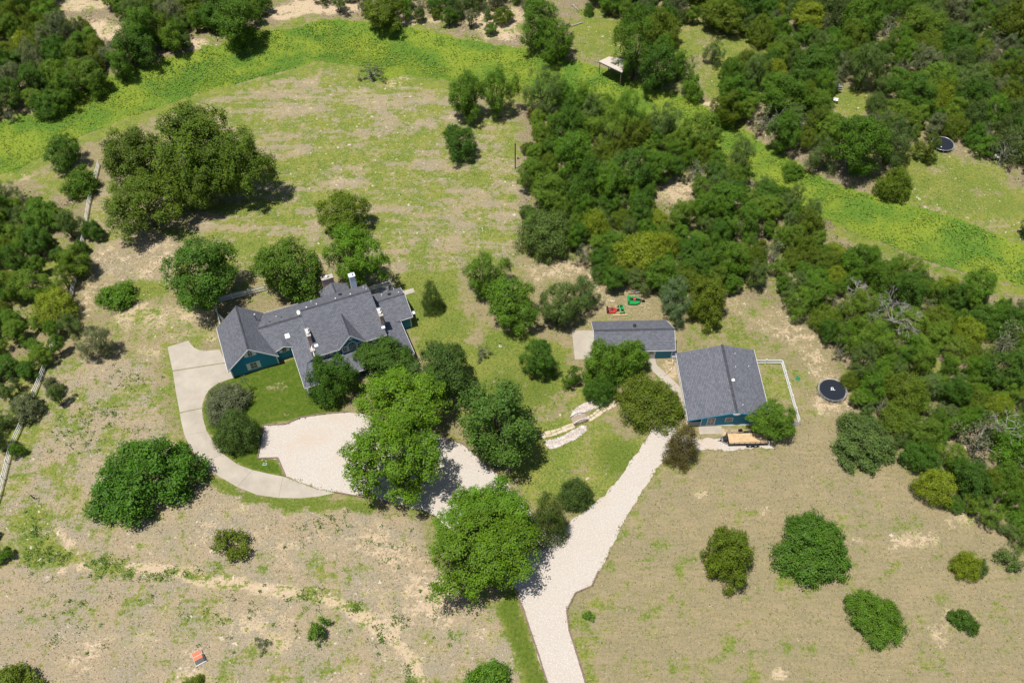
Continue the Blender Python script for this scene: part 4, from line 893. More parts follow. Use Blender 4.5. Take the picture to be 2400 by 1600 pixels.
for poly, lab in beds:
    pl = [G(*zb(*q)) for q in poly]
    sheet('dry_stream_bed', dense(pl, .6, .06, seed=9), -.03, .012, 'rockbed', lab)
    mb = MB(); rr = random.Random(5); X = [p[0] for p in pl]; Y = [p[1] for p in pl]; cnt = 0
    while cnt < 620:
        x, y = rr.uniform(min(X), max(X)), rr.uniform(min(Y), max(Y))
        d_ = float(sdf(np.array([x]), np.array([y]), pl)[0])
        if d_ < -.08 or (d_ > .42 and rr.random() < .8): continue
        s_ = rr.uniform(.06, .17); a = rr.uniform(0, 6.28); sx, sy, sz = s_ * rr.uniform(.8, 1.4), s_ * rr.uniform(.7, 1.1), s_ * rr.uniform(.5, .9); ca, sa = math.cos(a), math.sin(a)
        mb.add([(x + ca * vx * sx - sa * vy * sy, y + sa * vx * sx + ca * vy * sy, .03 + sz * .4 + vz * sz) for vx, vy, vz in ico], icf); cnt += 1
    o = mb.build('river_rocks', 'rock'); kind(o, 'stuff', 'loose white rocks edging the ' + lab[23:], 'rocks')
    # uneven stone tints
    nv = len(o.data.vertices)
br_o = G(*zb(890, 860)); p0, p1 = G(*zb(780, 905)), G(*zb(1040, 820)); ba = math.atan2(p1[1] - p0[1], p1[0] - p0[0])
bl = math.hypot(p1[0] - p0[0], p1[1] - p0[1])
bridge = thing('footbridge', 'small wooden footbridge with arched white rails over the dry stream bed', 'bridge', (br_o[0], br_o[1], 0), ba)
hl = bl / 2 + .1; hw = .62
for i in range(7): y = -hw + i * 2 * hw / 7; MB().box(-hl, hl, y + .01, y + 2 * hw / 7 - .012, .3, .35).build('deck_board', 'bridgewood', bridge)
for y in (-hw - .03, hw + .03):
    MB().box(-hl, hl, y - .04, y + .04, .06, .34).build('beam', 'bridgewood', bridge)
    arc = [(-hl + 2 * hl * t, y, .75 + .42 * math.sin(math.pi * t)) for t in np.linspace(0, 1, 11)]
    MB().tube(arc, .05, 6).build('arched_rail', 'trim', bridge)
    for t in (0, .5, 1): MB().box(-hl + 2 * hl * t - .04, -hl + 2 * hl * t + .04, y - .04, y + .04, .05, .8 + .42 * math.sin(math.pi * t)).build('rail_post', 'trim', bridge)
    for t0, t1 in ((0, .5), (1, .5)): MB().bar((-hl + 2 * hl * t0, y, .35), (-hl + 2 * hl * t1, y, 1.1), .06).build('brace', 'greybark', bridge)
path = bpy.data.objects.new('flagstone_path', None); C.objects.link(path); kind(path, 'structure', 'cream flagstone path leading over the footbridge')
def stones(pts, width, seed):
    rr = random.Random(seed); P = dense([G(*zb(*q)) for q in pts], .1, 0, False); d = 0; cells = []
    cum = [0]
    for a, b in zip(P[:-1], P[1:]): cum.append(cum[-1] + math.hypot(b[0] - a[0], b[1] - a[1]))
    def at(s_, o):
        i = min(max(int(np.searchsorted(cum, s_)) - 1, 0), len(P) - 2); a, b = P[i], P[i + 1]; L = cum[i + 1] - cum[i] + 1e-6; t = (s_ - cum[i]) / L
        dx, dy = (b[0] - a[0]) / L, (b[1] - a[1]) / L; return (a[0] + (b[0] - a[0]) * t - dy * o, a[1] + (b[1] - a[1]) * t + dx * o)
    s_ = 0
    while s_ < cum[-1] - .3:
        ln = rr.uniform(.55, 1.0); e = min(s_ + ln, cum[-1]); h = width / 2; sk = rr.uniform(-.15, .15); gq = .03
        if rr.random() < .45:
            m_ = rr.uniform(-.15, .15)
            quads_ = [[(s_, -h), (e + sk, -h), (e, m_ - gq), (s_, m_ - gq)], [(s_, m_ + gq), (e, m_ + gq), (e - sk, h), (s_, h)]]
        else: quads_ = [[(s_, -h), ((s_ + e) / 2, -h - .06), (e + sk, -h), (e - sk, h), ((s_ + e) / 2, h + .05), (s_, h)]]
        for q in quads_:
            cs_, co = sum(a for a, b in q) / len(q), sum(b for a, b in q) / len(q)
            q = [at(cs_ + (a - cs_) * .93 + rr.gauss(0, .025), co + (b - co) * .95 + rr.gauss(0, .03)) for a, b in q]
            MB().prism(q, -.03, .045 + rr.uniform(0, .02)).build('flagstone', 'flag', path)
        s_ = e + .02
stones([(160, 1180), (230, 1140), (330, 1120), (430, 1095), (530, 1065), (620, 1025), (700, 990), (800, 960)], .95, 3)
stones([(1040, 850), (1150, 800), (1230, 740), (1330, 660), (1430, 610), (1540, 560), (1620, 510), (1700, 470)], 1.0, 8)

# ------------------------------------------------------------------ white rail fence on the left
fp = [(-60, 1340), (2, 1163), (29, 1053), (57, 991), (83, 926), (112, 854), (119, 833), (145, 765), (170, 695), (179, 661), (188, 620), (210, 482), (234, 389)]
FP = [G(*q) for q in fp]
rf = thing('rail_fence', 'white three-rail fence running along the left-hand wood', 'fence', (FP[1][0], FP[1][1], 0)); ox, oy = FP[1]
PP = dense(FP, 2.45, 0, False)
pm = MB().box(-.06, .06, -.06, .06, -.1, 1.35).mesh('post'); pm.materials.append(M['white'])
for a in PP: link('post', pm, rf, (a[0] - ox, a[1] - oy, 0), .3)
for a, b in zip(PP[:-1], PP[1:]):
    for z in (.35, .75, 1.15): MB().bar((a[0] - ox, a[1] - oy, z), (b[0] - ox, b[1] - oy, z), .045, .13).build('rail', 'white', rf)

# ------------------------------------------------------------------ small things
x, y, z = Gt(1207.7, 395.3); tag(MB().tube([(x, y, z - .1), (x, y, z + 5.9)], .11, 8).build('field_pole', 'black'), 'tall dark pole standing at the field edge by the middle wood', 'pole')
o = thing('septic_lid', 'round green septic lid in the dry grass near the white fence', 'lid', (*G(1560 + 2025 / 6.533, 780 + 697 / 6.533), 0))
MB().cyl(0, 0, -.02, .1, .36, 20).build('riser', 'lid', o); MB().cyl(0, 0, .1, .14, .33, 20, .28).build('cover', 'lid', o)
o = thing('valve_box', 'small pale green box lid in the grass corner by the driveway', 'lid', (*G(620.5, 1087), 0)); MB().box(-.22, .22, -.15, .15, 0, .06).build('cover', 'lid', o); MB().box(-.26, .26, -.19, .19, -.02, .03).build('frame', 'white', o)
def stake(label, base, top, r=.06, m='black'):
    x, y, z = Gt(*base); dx, dy = top; o = MB().tube([(x, y, z - .05), (x + dx, y + dy, z + .85)], [r, r * .8], 6).build('fence_stub', m); tag(o, label, 'post')
stake('short dark post leaning in the bare patch below the rail fence', (81, 1168), (-.25, .1), .1)
stake('thin dark stake in the weedy grass near the rail fence', (172, 1053), (-.2, .1)); stake('thin dark stake standing beside the weeds uphill of the dome tree', (262, 1000), (-.2, .1)); stake('thin bent stake in the dry grass between dome tree and sparse shrub', (378, 1249), (-.3, .2), .03)
o = thing('sprinkler_stand', 'small grey hydrant stand on the lawn below the three trees', 'hydrant', (*G(1173, 811), 0))
MB().cyl(0, 0, 0, .75, .045, 8).build('pipe', 'metal', o); MB().box(-.2, .2, -.05, .05, .68, .78).build('head', 'black', o); MB().cyl(0, 0, -.01, .05, .3, 12).build('base', 'cap', o)
# roofed shelter across the creek
x, y, z = Gt(1440, 150, 0); 
cnr = [G(*q, 2.9 + z) for q in ((1403, 144), (1427, 133), (1472, 140), (1458, 170))]
cx, cy = sum(c[0] for c in cnr) / 4, sum(c[1] for c in cnr) / 4
shl = thing('roofed_shelter', 'open shelter with a pale flat roof under trees across the creek', 'shelter', (cx, cy, z))
q = [(c[0] - cx, c[1] - cy) for c in cnr]
MB().prism(q, 2.75, 2.9).build('roof', 'tin', shl); MB().prism([(a * .97, b * .97) for a, b in q], 2.55, 2.75).build('roof_frame', 'greypanel', shl)
for a, b in q: MB().box(a * .9 - .08, a * .9 + .08, b * .9 - .08, b * .9 + .08, -.2, 2.6).build('post', 'timber', shl)
o = thing('yard_box', 'teal blue box standing in the shade across the creek', 'box', Gt(1961, 209)); MB().box(-.8, .8, -.5, .5, 0, .8).build('body', 'blue', o); MB().box(-.85, .85, -.55, .55, .8, .9).build('lid', 'metal', o); MB().box(-.8, .8, -.53, -.5, .35, .45).build('stripe', 'white', o)
def chairs(label, px, py):
    x, y, z = Gt(px, py); o = thing('white_stand', label, 'stand', (x, y, z)); 
    for i in range(4):
        a = i * 1.57 + .4; c, s_ = .38 * math.cos(a), .38 * math.sin(a)
        MB().tube([(c, s_, .75), (c, s_, .85), (c, s_, .95)], [.2, .28, .12], 10).build('white_cap', 'white', o); MB().cyl(c, s_, 0, .76, .04, 6).build('leg', 'metal', o)
    MB().box(-.35, .35, -.03, .03, .4, .46).build('brace', 'metal', o); MB().box(-.03, .03, -.35, .35, .465, .52).build('brace', 'metal', o)
chairs('cluster of white caps on a stand in the small clearing across the creek', 1956, 241)
chairs('cluster of white caps on a stand at the far lawn edge past the trampoline', 2333, 374)
log('fallen_log', 'pale fallen log on the far bank clearing', (1338, 63), (1366, 54), .16, 'greybark', 'log'); log('fallen_log', 'grey fallen trunk on the far bank by the small pine', (1340, 12), (1356, 26), .16, 'greybark', 'log')
o = thing('swing_frame', 'thin grey frame in the far bank clearing beside the shelter', 'frame', Gt(1365, 104)); MB().bar((-.5, 0, 1.5), (.5, 0, 1.5), .07).build('crossbar', 'metal', o)
for s_ in (-.5, .5): MB().bar((s_, 0, 0), (s_, 0, 1.5), .07).build('leg', 'metal', o)

# ------------------------------------------------------------------ trees
def unit(v): return v / (np.linalg.norm(v, axis=-1, keepdims=True) + 1e-9)
def leaves_mesh(name, c, nrm, size, tint, m, aspect=.62, r=None):
    n = len(c); r = r or np.random.default_rng(1)
    t = unit(np.cross(nrm, unit(r.normal(size=(n, 3))))); b = np.cross(nrm, t)
    L = (size * .5)[:, None]; Wd = L * aspect
    fold = nrm * L * r.uniform(-.25, .35, (n, 1))
    V = np.stack([c - t * L, c + b * Wd + fold, c + t * L, c - b * Wd + fold], 1).reshape(-1, 3)
    me = np_mesh(name, V, np.arange(4 * n).reshape(-1, 4))
    vcol(me, 'tint', np.repeat(np.concatenate([tint, np.ones((n, 1))], 1), 4, 0)); me.materials.append(M[m]); return me
def crown_proto(name, seed, n_clump=34, rc=(.24, .38), leaves=9000, leaf=.058, shape='round', m='leaf', upb=.35, shell=(.45, .95), aspect=.62, gap=.0, irregular=.18):
    r = np.random.default_rng(seed); cen = []; tries = 0
    ph = r.uniform(0, 6.28, 4)
    while len(cen) < n_clump and tries < 6000:
        tries += 1
        d = unit(r.normal(size=3)); d[2] = d[2] if d[2] > -.35 or shape in ('round',) else -d[2] * .5
        k = r.uniform(*shell); az = math.atan2(d[1], d[0])
        lob = 1 + irregular * (math.sin(2 * az + ph[0]) + .7 * math.sin(3 * az + ph[1]) + .5 * math.sin(5 * az + ph[2]))
        p = d * k * np.array([lob, lob, 1.0])
        if shape == 'cone': z = r.uniform(-.95, .8); R_ = (1 - (z + 1) / 2.0) ** .75 * .78 + .04; a = r.uniform(0, 6.28); q = R_ * math.sqrt(r.uniform(.3, 1)); p = np.array([q * math.cos(a), q * math.sin(a), z])
        if shape == 'dome': p[2] = p[2] * .85 if p[2] > 0 else p[2] * .55
        if shape == 'spread': p[2] = p[2] * (.75 if p[2] > 0 else .3)
        rad = r.uniform(*rc)
        if all(np.linalg.norm(p - q) > .55 * (rad + qr) * (1 - tries / 9000) for q, qr in cen): cen.append((p, rad))
    P = np.array([c for c, _ in cen]); Rr = np.array([x for _, x in cen])
    P = P * (1 - Rr * .55)[:, None]
    w_ = Rr ** 2; ci = r.choice(len(P), leaves, p=w_ / w_.sum())
    d = unit(r.normal(size=(leaves, 3))); out = unit(P[ci] + 1e-3); d = unit(d + .55 * out + np.array([0, 0, .3]))
    lump = 1 + .22 * np.sin(d[:, 0] * 7 + ci) * np.cos(d[:, 1] * 6 + ci * 2) + .12 * np.sin(d[:, 2] * 13 + ci)
    rr = Rr[ci] * lump * (1.02 - np.abs(r.normal(0, .26, leaves))); stray = r.random(leaves) < .06; rr[stray] *= r.uniform(1.05, 1.4, stray.sum())
    c = P[ci] + d * rr[:, None] * np.array([1, 1, .85])
    nrm = unit(d * .9 + r.normal(size=(leaves, 3)) * .45 + np.array([0, 0, upb]))
    cl = r.random((len(P), 3)); sm = .5 + .5 * np.sin(c[:, 0] * 5 + seed) * np.sin(c[:, 1] * 5 + 1.3 * seed) 
    tint = np.clip(np.stack([.45 * r.random(leaves) + .3 * cl[ci, 0] + .25 * sm, .5 * r.random(leaves) + .5 * cl[ci, 1], .5 * r.random(leaves) + .5 * cl[ci, 2]], 1), 0, 1)
    ns = max(30, leaves // 26); si = r.choice(leaves, ns, replace=False); pick = r.integers(0, ns, leaves); tw = r.random(leaves) < .8
    tgt = si[pick]; c = np.where(tw[:, None], c[tgt] + r.normal(size=(leaves, 3)) * leaf * .95, c); d = np.where(tw[:, None], d[tgt], d)
    ci = np.where(tw, ci[tgt], ci)
    nrm = unit(d * .9 + r.normal(size=(leaves, 3)) * .45 + np.array([0, 0, upb]))
    tv = r.random((ns, 3))[pick]; tint = np.clip(np.where(tw[:, None], .35 * tint + .25 * r.random((leaves, 3)) + .4 * tv, tint), 0, 1)
    size = leaf * r.uniform(.65, 1.35, leaves)
    if gap: keep = vnoise(c[:, 0] + 5, c[:, 1] + c[:, 2] + 5, .3, seed) > gap; c, nrm, size, tint = c[keep], nrm[keep], size[keep], tint[keep]
    q = np.percentile(np.hypot(c[:, 0], c[:, 1]), 98); zt = np.percentile(c[:, 2], 99.3); zl = np.percentile(c[:, 2], .7)
    zl_t = {'dome': -.62, 'spread': -.8}.get(shape, -1.0); kz = (1 - zl_t) / (zt - zl)
    sc = np.array([1 / q, 1 / q, kz]); off = np.array([0, 0, zl_t - zl * kz])
    return leaves_mesh(name, c * sc + off, nrm, size, tint, m, aspect, r), P * sc + off
def trunk_proto(name, seed, P, hz=.72, rad=.05, m='bark', nl=10, multi=1):
    """base at z=0, crown centre at z=1; xy in crown radii; crown half height taken as hz"""
    r = random.Random(seed); mb = MB(); fork = 1 - hz * .62
    for k in range(multi):
        ox, oy = (0, 0) if multi == 1 else (.09 * math.cos(k * 2.2), .09 * math.sin(k * 2.2))
        mb.tube([(ox, oy, -.02), (ox * 1.3 + r.uniform(-.02, .02), oy * 1.3 + r.uniform(-.02, .02), fork * .5), (ox * 2, oy * 2, fork), (ox * 3, oy * 3, 1.0)], [rad * 1.3, rad, rad * .8, rad * .3], 7)
    idx_ = sorted(range(len(P)), key=lambda i: -np.linalg.norm(P[i][:2]))[:nl * 2:2] if len(P) > 2 * nl else range(min(nl, len(P)))
    for i in idx_:
        x, y, z = P[i]; zz = 1 + z * hz; b = fork + .25 * r.random() * (1 - fork)
        mb.tube([(0, 0, b), (x * .4 + r.uniform(-.05, .05), y * .4 + r.uniform(-.05, .05), b + (zz - b) * .55), (x * .75, y * .75, b + (zz - b) * .8), (x * .97, y * .97, zz)], [rad * .5, rad * .33, rad * .2, rad * .06], 5)
    me = mb.mesh(name); me.materials.append(M[m]); return me
PROTO = {}
def proto(k, seeds, **kw):
    tk = {q: kw.pop(q) for q in ('trad', 'tm', 'multi', 'nl') if q in kw}
    PROTO[k] = []
    for s in seeds:
        cm, P = crown_proto(k + '_crown', s, **kw)
        PROTO[k].append((cm, trunk_proto(k + '_trunk', s, P, rad=tk.get('trad', .045), m=tk.get('tm', 'bark'), multi=tk.get('multi', 1), nl=tk.get('nl', 10))))
proto('pecan', (1, 2, 3), n_clump=52, rc=(.17, .3), leaves=36000, leaf=0.037, irregular=.22)
proto('oak', (4, 5, 6), n_clump=44, rc=(.18, .3), leaves=30000, leaf=0.037, shape='spread', upb=.45, aspect=.7)
proto('elm', (7, 8, 9), n_clump=36, rc=(.22, .36), leaves=24000, leaf=0.046)
proto('feather', (10, 11, 12), n_clump=34, rc=(.2, .36), leaves=22000, leaf=0.042, aspect=.4, irregular=.3, shell=(.4, 1.0), multi=2, gap=.22)
proto('cedar', (13, 14, 15), n_clump=48, rc=(.2, .32), leaves=19000, leaf=0.06, shape='dome', m='needle', aspect=.4, irregular=.08, shell=(.5, .9))
proto('dome', (16, 17, 18, 19), n_clump=54, rc=(.17, .3), leaves=24000, leaf=0.045, shape='dome', irregular=.13)
proto('conifer', (20, 21), n_clump=70, rc=(.14, .26), leaves=16000, leaf=0.062, shape='cone', m='needle', aspect=.35)
proto('sparse', (22, 23, 24), n_clump=20, rc=(.16, .28), leaves=2600, leaf=.09, shape='dome', irregular=.35, multi=3, trad=.03, nl=14)
proto('wisp', (25,), n_clump=22, rc=(.14, .24), leaves=1300, leaf=.07, shape='dome', irregular=.4, multi=3, trad=.03, tm='greybark', nl=18)
proto('bush', (26, 27, 28), n_clump=30, rc=(.22, .36), leaves=7500, leaf=0.075, shape='dome', irregular=.22, multi=2)
used = {}
def place_tree(kd, x, y, R, Hz, zc, label, color, name='tree', cat='tree', group=None, seed=None, z0=None):
    lst = PROTO[kd]; i = used.get(kd, 0); used[kd] = i + 1
    rr = random.Random(int(x * 131 + y * 17) if seed is None else seed)
    cm, tm = lst[i % len(lst)]
    z0 = float(terrain(x, y)) if z0 is None else z0
    t = thing(name, label, cat, (x, y, z0), rr.uniform(0, 6.28), group)
    k = link('trunk', tm, t); k.scale = (R, R, zc)
    c = link('crown', cm, t, (0, 0, zc)); q = rr.uniform(.86, 1.14) if group else rr.uniform(.97, 1.03); c.scale = (R * q, R / q, Hz)
    j = rr.uniform(.88, 1.12); c.color = (color[0] * j * rr.uniform(.94, 1.06), color[1] * j, color[2] * j, 1)
    return t
COL = dict(bright=(.098, .208, .005), fresh=(.118, .212, .014), green=(.085, .186, .009), deep=(.060, .142, .010), olive=(.098, .152, .007), dull=(.098, .165, .032), yellow=(.160, .222, .006), cedar=(.064, .110, .017), grey=(.130, .160, .066), brown=(.122, .112, .026))
CLEAR = dict(pecan=.35, oak=.3, elm=.18, feather=.2, cedar=.0, dome=.0, conifer=.05, sparse=.0, wisp=0, bush=0)
SINK = dict(cedar=.62, dome=.6, conifer=.9, sparse=.62, wisp=.62, bush=.6)
def tree(kd, box, label, color, name='tree', cat='tree', group=None, ovw=True, seed=None, hmax=1.1):
    x0, y0, x1, y1 = [q * K for q in box] if ovw else box
    cx, cy, wd, ht = (x0 + x1) / 2, (y0 + y1) / 2, x1 - x0, y1 - y0
    zc = 3.0
    for _ in range(5):
        x, y, zg = Gt(cx, cy, zc)
        zcam = y * cP + (HCAM - zg - zc) * sP; dep = PITCH + math.atan((cy - 800) / FPX)
        R = wd / 2 * zcam / FPX / math.sqrt(1 + ((cx - 1200) * cP / FPX) ** 2) * .985
        hm = ht / 2 * zcam / FPX * math.cos(math.atan((cy - 800) / FPX))
        Hz = math.sqrt(max(hm ** 2 - (R * math.sin(dep)) ** 2, 0)) / math.cos(dep)
        Hz = min(max(Hz, .55 * R), hmax * R)
        zc = SINK[kd] * Hz if kd in SINK else Hz + CLEAR[kd] * R
    return place_tree(kd, x, y, R, Hz, zc, label, COL[color] if isinstance(color, str) else color, name, cat, group, seed, zg)

OK_G = 'oaks of the field grove'
tree('oak', (330, 235, 560, 430), 'broad dark oak at the middle of the grove in the back field', (.086, .150, .008), 'oak_tree')
tree('oak', (222, 280, 400, 430), 'oak of the field grove nearest the creek and the rail fence', (.086, .150, .008), 'oak_tree')
tree('oak', (455, 285, 640, 452), 'oak of the field grove reaching furthest into the open field', (.086, .150, .008), 'oak_tree')
tree('oak', (232, 400, 430, 525), 'low oak of the field grove beside the end of the rail fence', (.086, .150, .008), 'oak_tree')
tree('oak', (380, 330, 545, 475), 'oak at the shaded near side of the field grove', (.086, .150, .008), 'oak_tree')
tree('elm', (362, 533, 560, 708), 'dense round dark green tree beside the grey-white picket fence', 'deep', 'shade_tree')
tree('bush', (220, 643, 318, 718), 'small rounded tree alone between the rail fence and the dense shade tree', 'green', 'small_tree')
tree('feather', (174, 738, 272, 828), 'thin grey-green mesquite leaning beside the rail fence', 'grey', 'mesquite_tree')
tree('elm', (580, 540, 752, 698), 'full green tree overhanging the rear roof of the main house', 'green', 'shade_tree')
tree('pecan', (735, 512, 896, 660), 'bright yellow-green tree behind the pale chimney of the main house', 'bright', 'shade_tree')
tree('elm', (714, 443, 856, 540), 'olive green tree on the field side of the bright yellow-green tree', 'olive', 'shade_tree')
tree('conifer', (962, 643, 1020, 722), 'small upright cedar on the lawn beside the back deck', 'cedar', 'cedar_tree', hmax=1.7)
tree('feather', (1040, 567, 1180, 690), 'airy green tree by the sandy track, first of three together', 'green', 'shade_tree')
tree('elm', (1108, 632, 1246, 757), 'round green tree, middle of three together above the lawn', 'green', 'shade_tree')
tree('elm', (1232, 640, 1335, 757), 'dull green tree, last of three together, nearest the shed', 'dull', 'shade_tree')
tree('feather', (1300, 622, 1388, 715), 'pale airy tree behind the dull green tree near the shed', 'dull', 'mesquite_tree')
tree('wisp', (1083, 775, 1132, 850), 'nearly bare grey cedar standing on the lawn', 'grey', 'cedar_tree')
tree('elm', (1190, 777, 1280, 868), 'small rounded green tree alone on the lawn', 'deep', 'small_tree')
tree('dome', (1328, 768, 1448, 908), 'dense rounded tree in front of the shed, on its apron side', 'green', 'live_oak')
tree('dome', (1388, 762, 1497, 890), 'dense rounded tree in front of the shed, next to the shed door', 'green', 'live_oak')
tree('feather', (1288, 795, 1345, 930), 'loose tall shrub beside the concrete shed apron', 'green', 'shrub')
tree('dome', (1340, 850, 1420, 940), 'low green bush under the shed trees above the dry stream bed', 'deep', 'shrub')
tree('cedar', (1412, 862, 1570, 988), 'broad olive cedar between the flagstone path and the walk', 'olive', 'cedar_tree')
tree('conifer', (1526, 962, 1614, 1075), 'brownish upright cedar at the corner of the barn house porch', 'brown', 'cedar_tree', hmax=1.5)
tree('elm', (1722, 912, 1834, 1015), 'green tree over the trailer at the barn house corner', 'green', 'shade_tree')
tree('dome', (700, 805, 822, 948), 'dark spiky tree against the front porch of the main house', 'deep', 'shade_tree', hmax=1.25)
tree('elm', (815, 765, 958, 885), 'mid green tree over the porch roof beside the dormer', 'deep', 'shade_tree', hmax=1.2)
tree('elm', (935, 780, 1090, 925), 'dark shaded tree behind the tall bright pecan', (.065, .13, .02), 'shade_tree')
tree('pecan', (818, 830, 1040, 1005), 'bright pecan crown nearer the house of the two over the gravel court', 'bright', 'pecan_tree')
tree('pecan', (788, 935, 1034, 1165), 'tall bright pecan spreading over the middle of the gravel court', 'bright', 'pecan_tree')
tree('elm', (1035, 860, 1245, 1070), 'wide dark feathery tree between the lawn and the gravel court', (.075, .155, .02), 'shade_tree')
tree('pecan', (1000, 1083, 1218, 1265), 'leafy pecan over the gap where court and drive join', 'bright', 'pecan_tree')
tree('pecan', (972, 1158, 1242, 1372), 'large bright pecan beside the drive fork, shading the gravel', 'bright', 'pecan_tree')
tree('conifer', (1210, 1122, 1308, 1255), 'spiky dark conifer beside the drive', (.088, .15, .02), 'conifer_tree', hmax=1.9)
tree('cedar', (1278, 1088, 1364, 1184), 'neat rounded cedar beside the spiky conifer', 'cedar', 'cedar_tree')
tree('cedar', (462, 882, 578, 968), 'grey-green rounded cedar inside the driveway curve', (.11, .135, .06), 'cedar_tree')
tree('cedar', (488, 935, 597, 1052), 'dark green cedar inside the driveway curve by the gravel', 'cedar', 'cedar_tree', hmax=1.2)
tree('dome', (198, 992, 466, 1200), 'great low dome-shaped tree on the dry slope left of the driveway', (.052, .142, .006), 'live_oak')
tree('sparse', (476, 1208, 580, 1295), 'sparse open shrub on the bare slope below the driveway', 'olive', 'shrub')
tree('sparse', (698, 1408, 765, 1488), 'small sparse shrub lower on the bare slope', 'green', 'shrub')
tree('wisp', (570, 1455, 625, 1500), 'tiny leafless grey shrub on the bare slope', 'grey', 'shrub')
tree('bush', (1065, 1505, 1172, 1615), 'leafy bush beside the bright grass strip', 'green', 'shrub')
tree('bush', (-30, 1530, 108, 1620), 'olive bush furthest down the bare slope below the rail fence', 'olive', 'shrub')
tree('bush', (412, 1550, 472, 1600), 'small olive bush just below the red-lidded box', 'olive', 'shrub')
tree('sparse', (1335, 1403, 1368, 1425), 'tiny spiky yucca in the grass by the drive timbers', 'green', 'yucca', 'plant')
tree('dome', (1598, 1193, 1746, 1360), 'yellow-green dense shrub clump in the right pasture', 'olive', 'live_oak')
tree('dome', (1772, 1172, 1968, 1345), 'largest dark green shrub oak in the right pasture', 'deep', 'live_oak')
tree('dome', (1938, 1360, 2085, 1483), 'rounded shrub oak lower in the right pasture', 'green', 'live_oak')
tree('cedar', (2180, 1250, 2258, 1345), 'small bright yellow-green cedar in the right pasture', 'yellow', 'cedar_tree')
tree('bush', (2225, 1278, 2274, 1330), 'dull green bush touching the bright small cedar', 'dull', 'shrub')
tree('sparse', (2280, 1253, 2348, 1318), 'thin dull bush at the wood edge beyond the bright small cedar', 'dull', 'shrub')
tree('bush', (2178, 1392, 2252, 1462), 'lone small bush furthest out in the right pasture', 'deep', 'shrub')
tree('dome', (1898, 943, 2068, 1080), 'rounded oak at the wood edge below the near trampoline', 'dull', 'live_oak')
tree('elm', (1006, 284, 1102, 366), 'small round tree alone in the back field by the dark pole', 'deep', 'small_tree')
tree('wisp', (812, 138, 888, 200), 'scrubby grey bush at the creek edge of the back field', 'grey', 'shrub')
tree('elm', (1020, 158, 1118, 280), 'tree at the field corner of the creek-side pair', 'green', 'shade_tree')
tree('feather', (1085, 128, 1198, 288), 'taller tree of the creek-side pair', 'green', 'shade_tree')
tree('feather', (1196, 150, 1300, 262), 'open feathery tree on the creek bank beside the pair', 'dull', 'mesquite_tree')
tree('bush', (1208, 232, 1252, 300), 'yellowish half-dead bush under the feathery creek tree', 'brown', 'shrub')
tree('cedar', (1183, 478, 1322, 604), 'dark cedar at the field corner of the middle wood', (.085, .135, .02), 'cedar_tree')
tree('feather', (1498, 618, 1600, 745), 'blue-grey tree behind the shed roof', (.10, .17, .06), 'shade_tree')
tree('dome', (1560, 603, 1684, 780), 'yellow-green dense tree between the two outbuildings and the wood', 'olive', 'live_oak')
tree('elm', (98, 308, 192, 390), 'dark tree by the creek beside the field grove', 'deep', 'small_tree')
tree('bush', (138, 382, 226, 465), 'leafy bush behind the end of the rail fence', 'green', 'shrub')
tree('elm', (483, -10, 604, 108), 'dense green tree jutting over the creek on the far bank', 'green', 'shade_tree')
tree('elm', (826, -15, 934, 68), 'olive tree on the sandy far bank', 'olive', 'shade_tree')
tree('elm', (1238, 48, 1322, 144), 'green tree on the far bank beside the clearing', 'green', 'shade_tree')
tree('elm', (1184, -10, 1290, 110), 'full green tree at the far bank bend', 'green', 'shade_tree')
tree('feather', (1385, 10, 1530, 190), 'tall open tree shading the roofed shelter', 'green', 'shade_tree')
tree('conifer', (1338, 0, 1366, 45), 'tiny pine in the far bank clearing', 'deep', 'pine_tree')
tree('feather', (1995, 240, 2110, 400), 'tall tree on the far bank in front of the trampoline lawn', 'dull', 'shade_tree')
tree('elm', (1910, 245, 2050, 420), 'biggest tree of the far bank, leaning over the creek', 'green', 'shade_tree')
tree('dome', (2010, 380, 2105, 465), 'low bushy tree at the corner of the far lawn', 'olive', 'live_oak')
tree('feather', (2100, 290, 2170, 385), 'slim tree overhanging the far trampoline', 'olive', 'small_tree')
tree('feather', (2336, 470, 2400, 560), 'tree at the far lawn edge beside the creek', 'dull', 'small_tree')
tree('feather', (1615, 70, 1670, 165), 'small airy tree in the far bank glade', 'dull', 'small_tree')
tree('elm', (1610, -15, 1720, 75), 'spreading olive tree above the far bank glade', 'olive', 'shade_tree')
tree('elm', (1810, 0, 1900, 75), 'yellow-green rounded tree beyond the far bank glade', 'yellow', 'shade_tree')
tree('elm', (1462, 88, 1562, 216), 'shaded green tree hiding the end of the roofed shelter', 'deep', 'shade_tree')
tree('feather', (1530, 92, 1596, 205), 'slim tree beside the far bank glade path', 'green', 'small_tree')
tree('bush', (1558, 170, 1622, 240), 'round bush on the far creek bank below the glade', 'green', 'shrub')
tree('elm', (1640, 160, 1725, 262), 'leafy tree on the far creek bank past the glade path', 'green', 'shade_tree')
tree('feather', (1690, 110, 1775, 215), 'airy tree standing back from the far bank past the glade', 'dull', 'shade_tree')
tree('feather', (1480, 225, 1572, 330), 'airy tree leaning into the creek from the middle wood', 'dull', 'mesquite_tree')
tree('feather', (1395, 205, 1490, 310), 'tall feathery tree on the creek side of the middle wood', 'green', 'mesquite_tree')
tree('elm', (1560, 255, 1660, 352), 'green tree at the creek edge of the middle wood', 'fresh', 'shade_tree')
tree('feather', (1655, 305, 1750, 402), 'feathery tree overhanging the creek bend from the middle wood', 'dull', 'mesquite_tree')
tree('elm', (1760, 250, 1850, 352), 'green tree on the far bank opposite the creek bend', 'green', 'shade_tree')
tree('feather', (1850, 300, 1930, 400), 'airy tree on the far bank beside the biggest tree', 'dull', 'shade_tree')
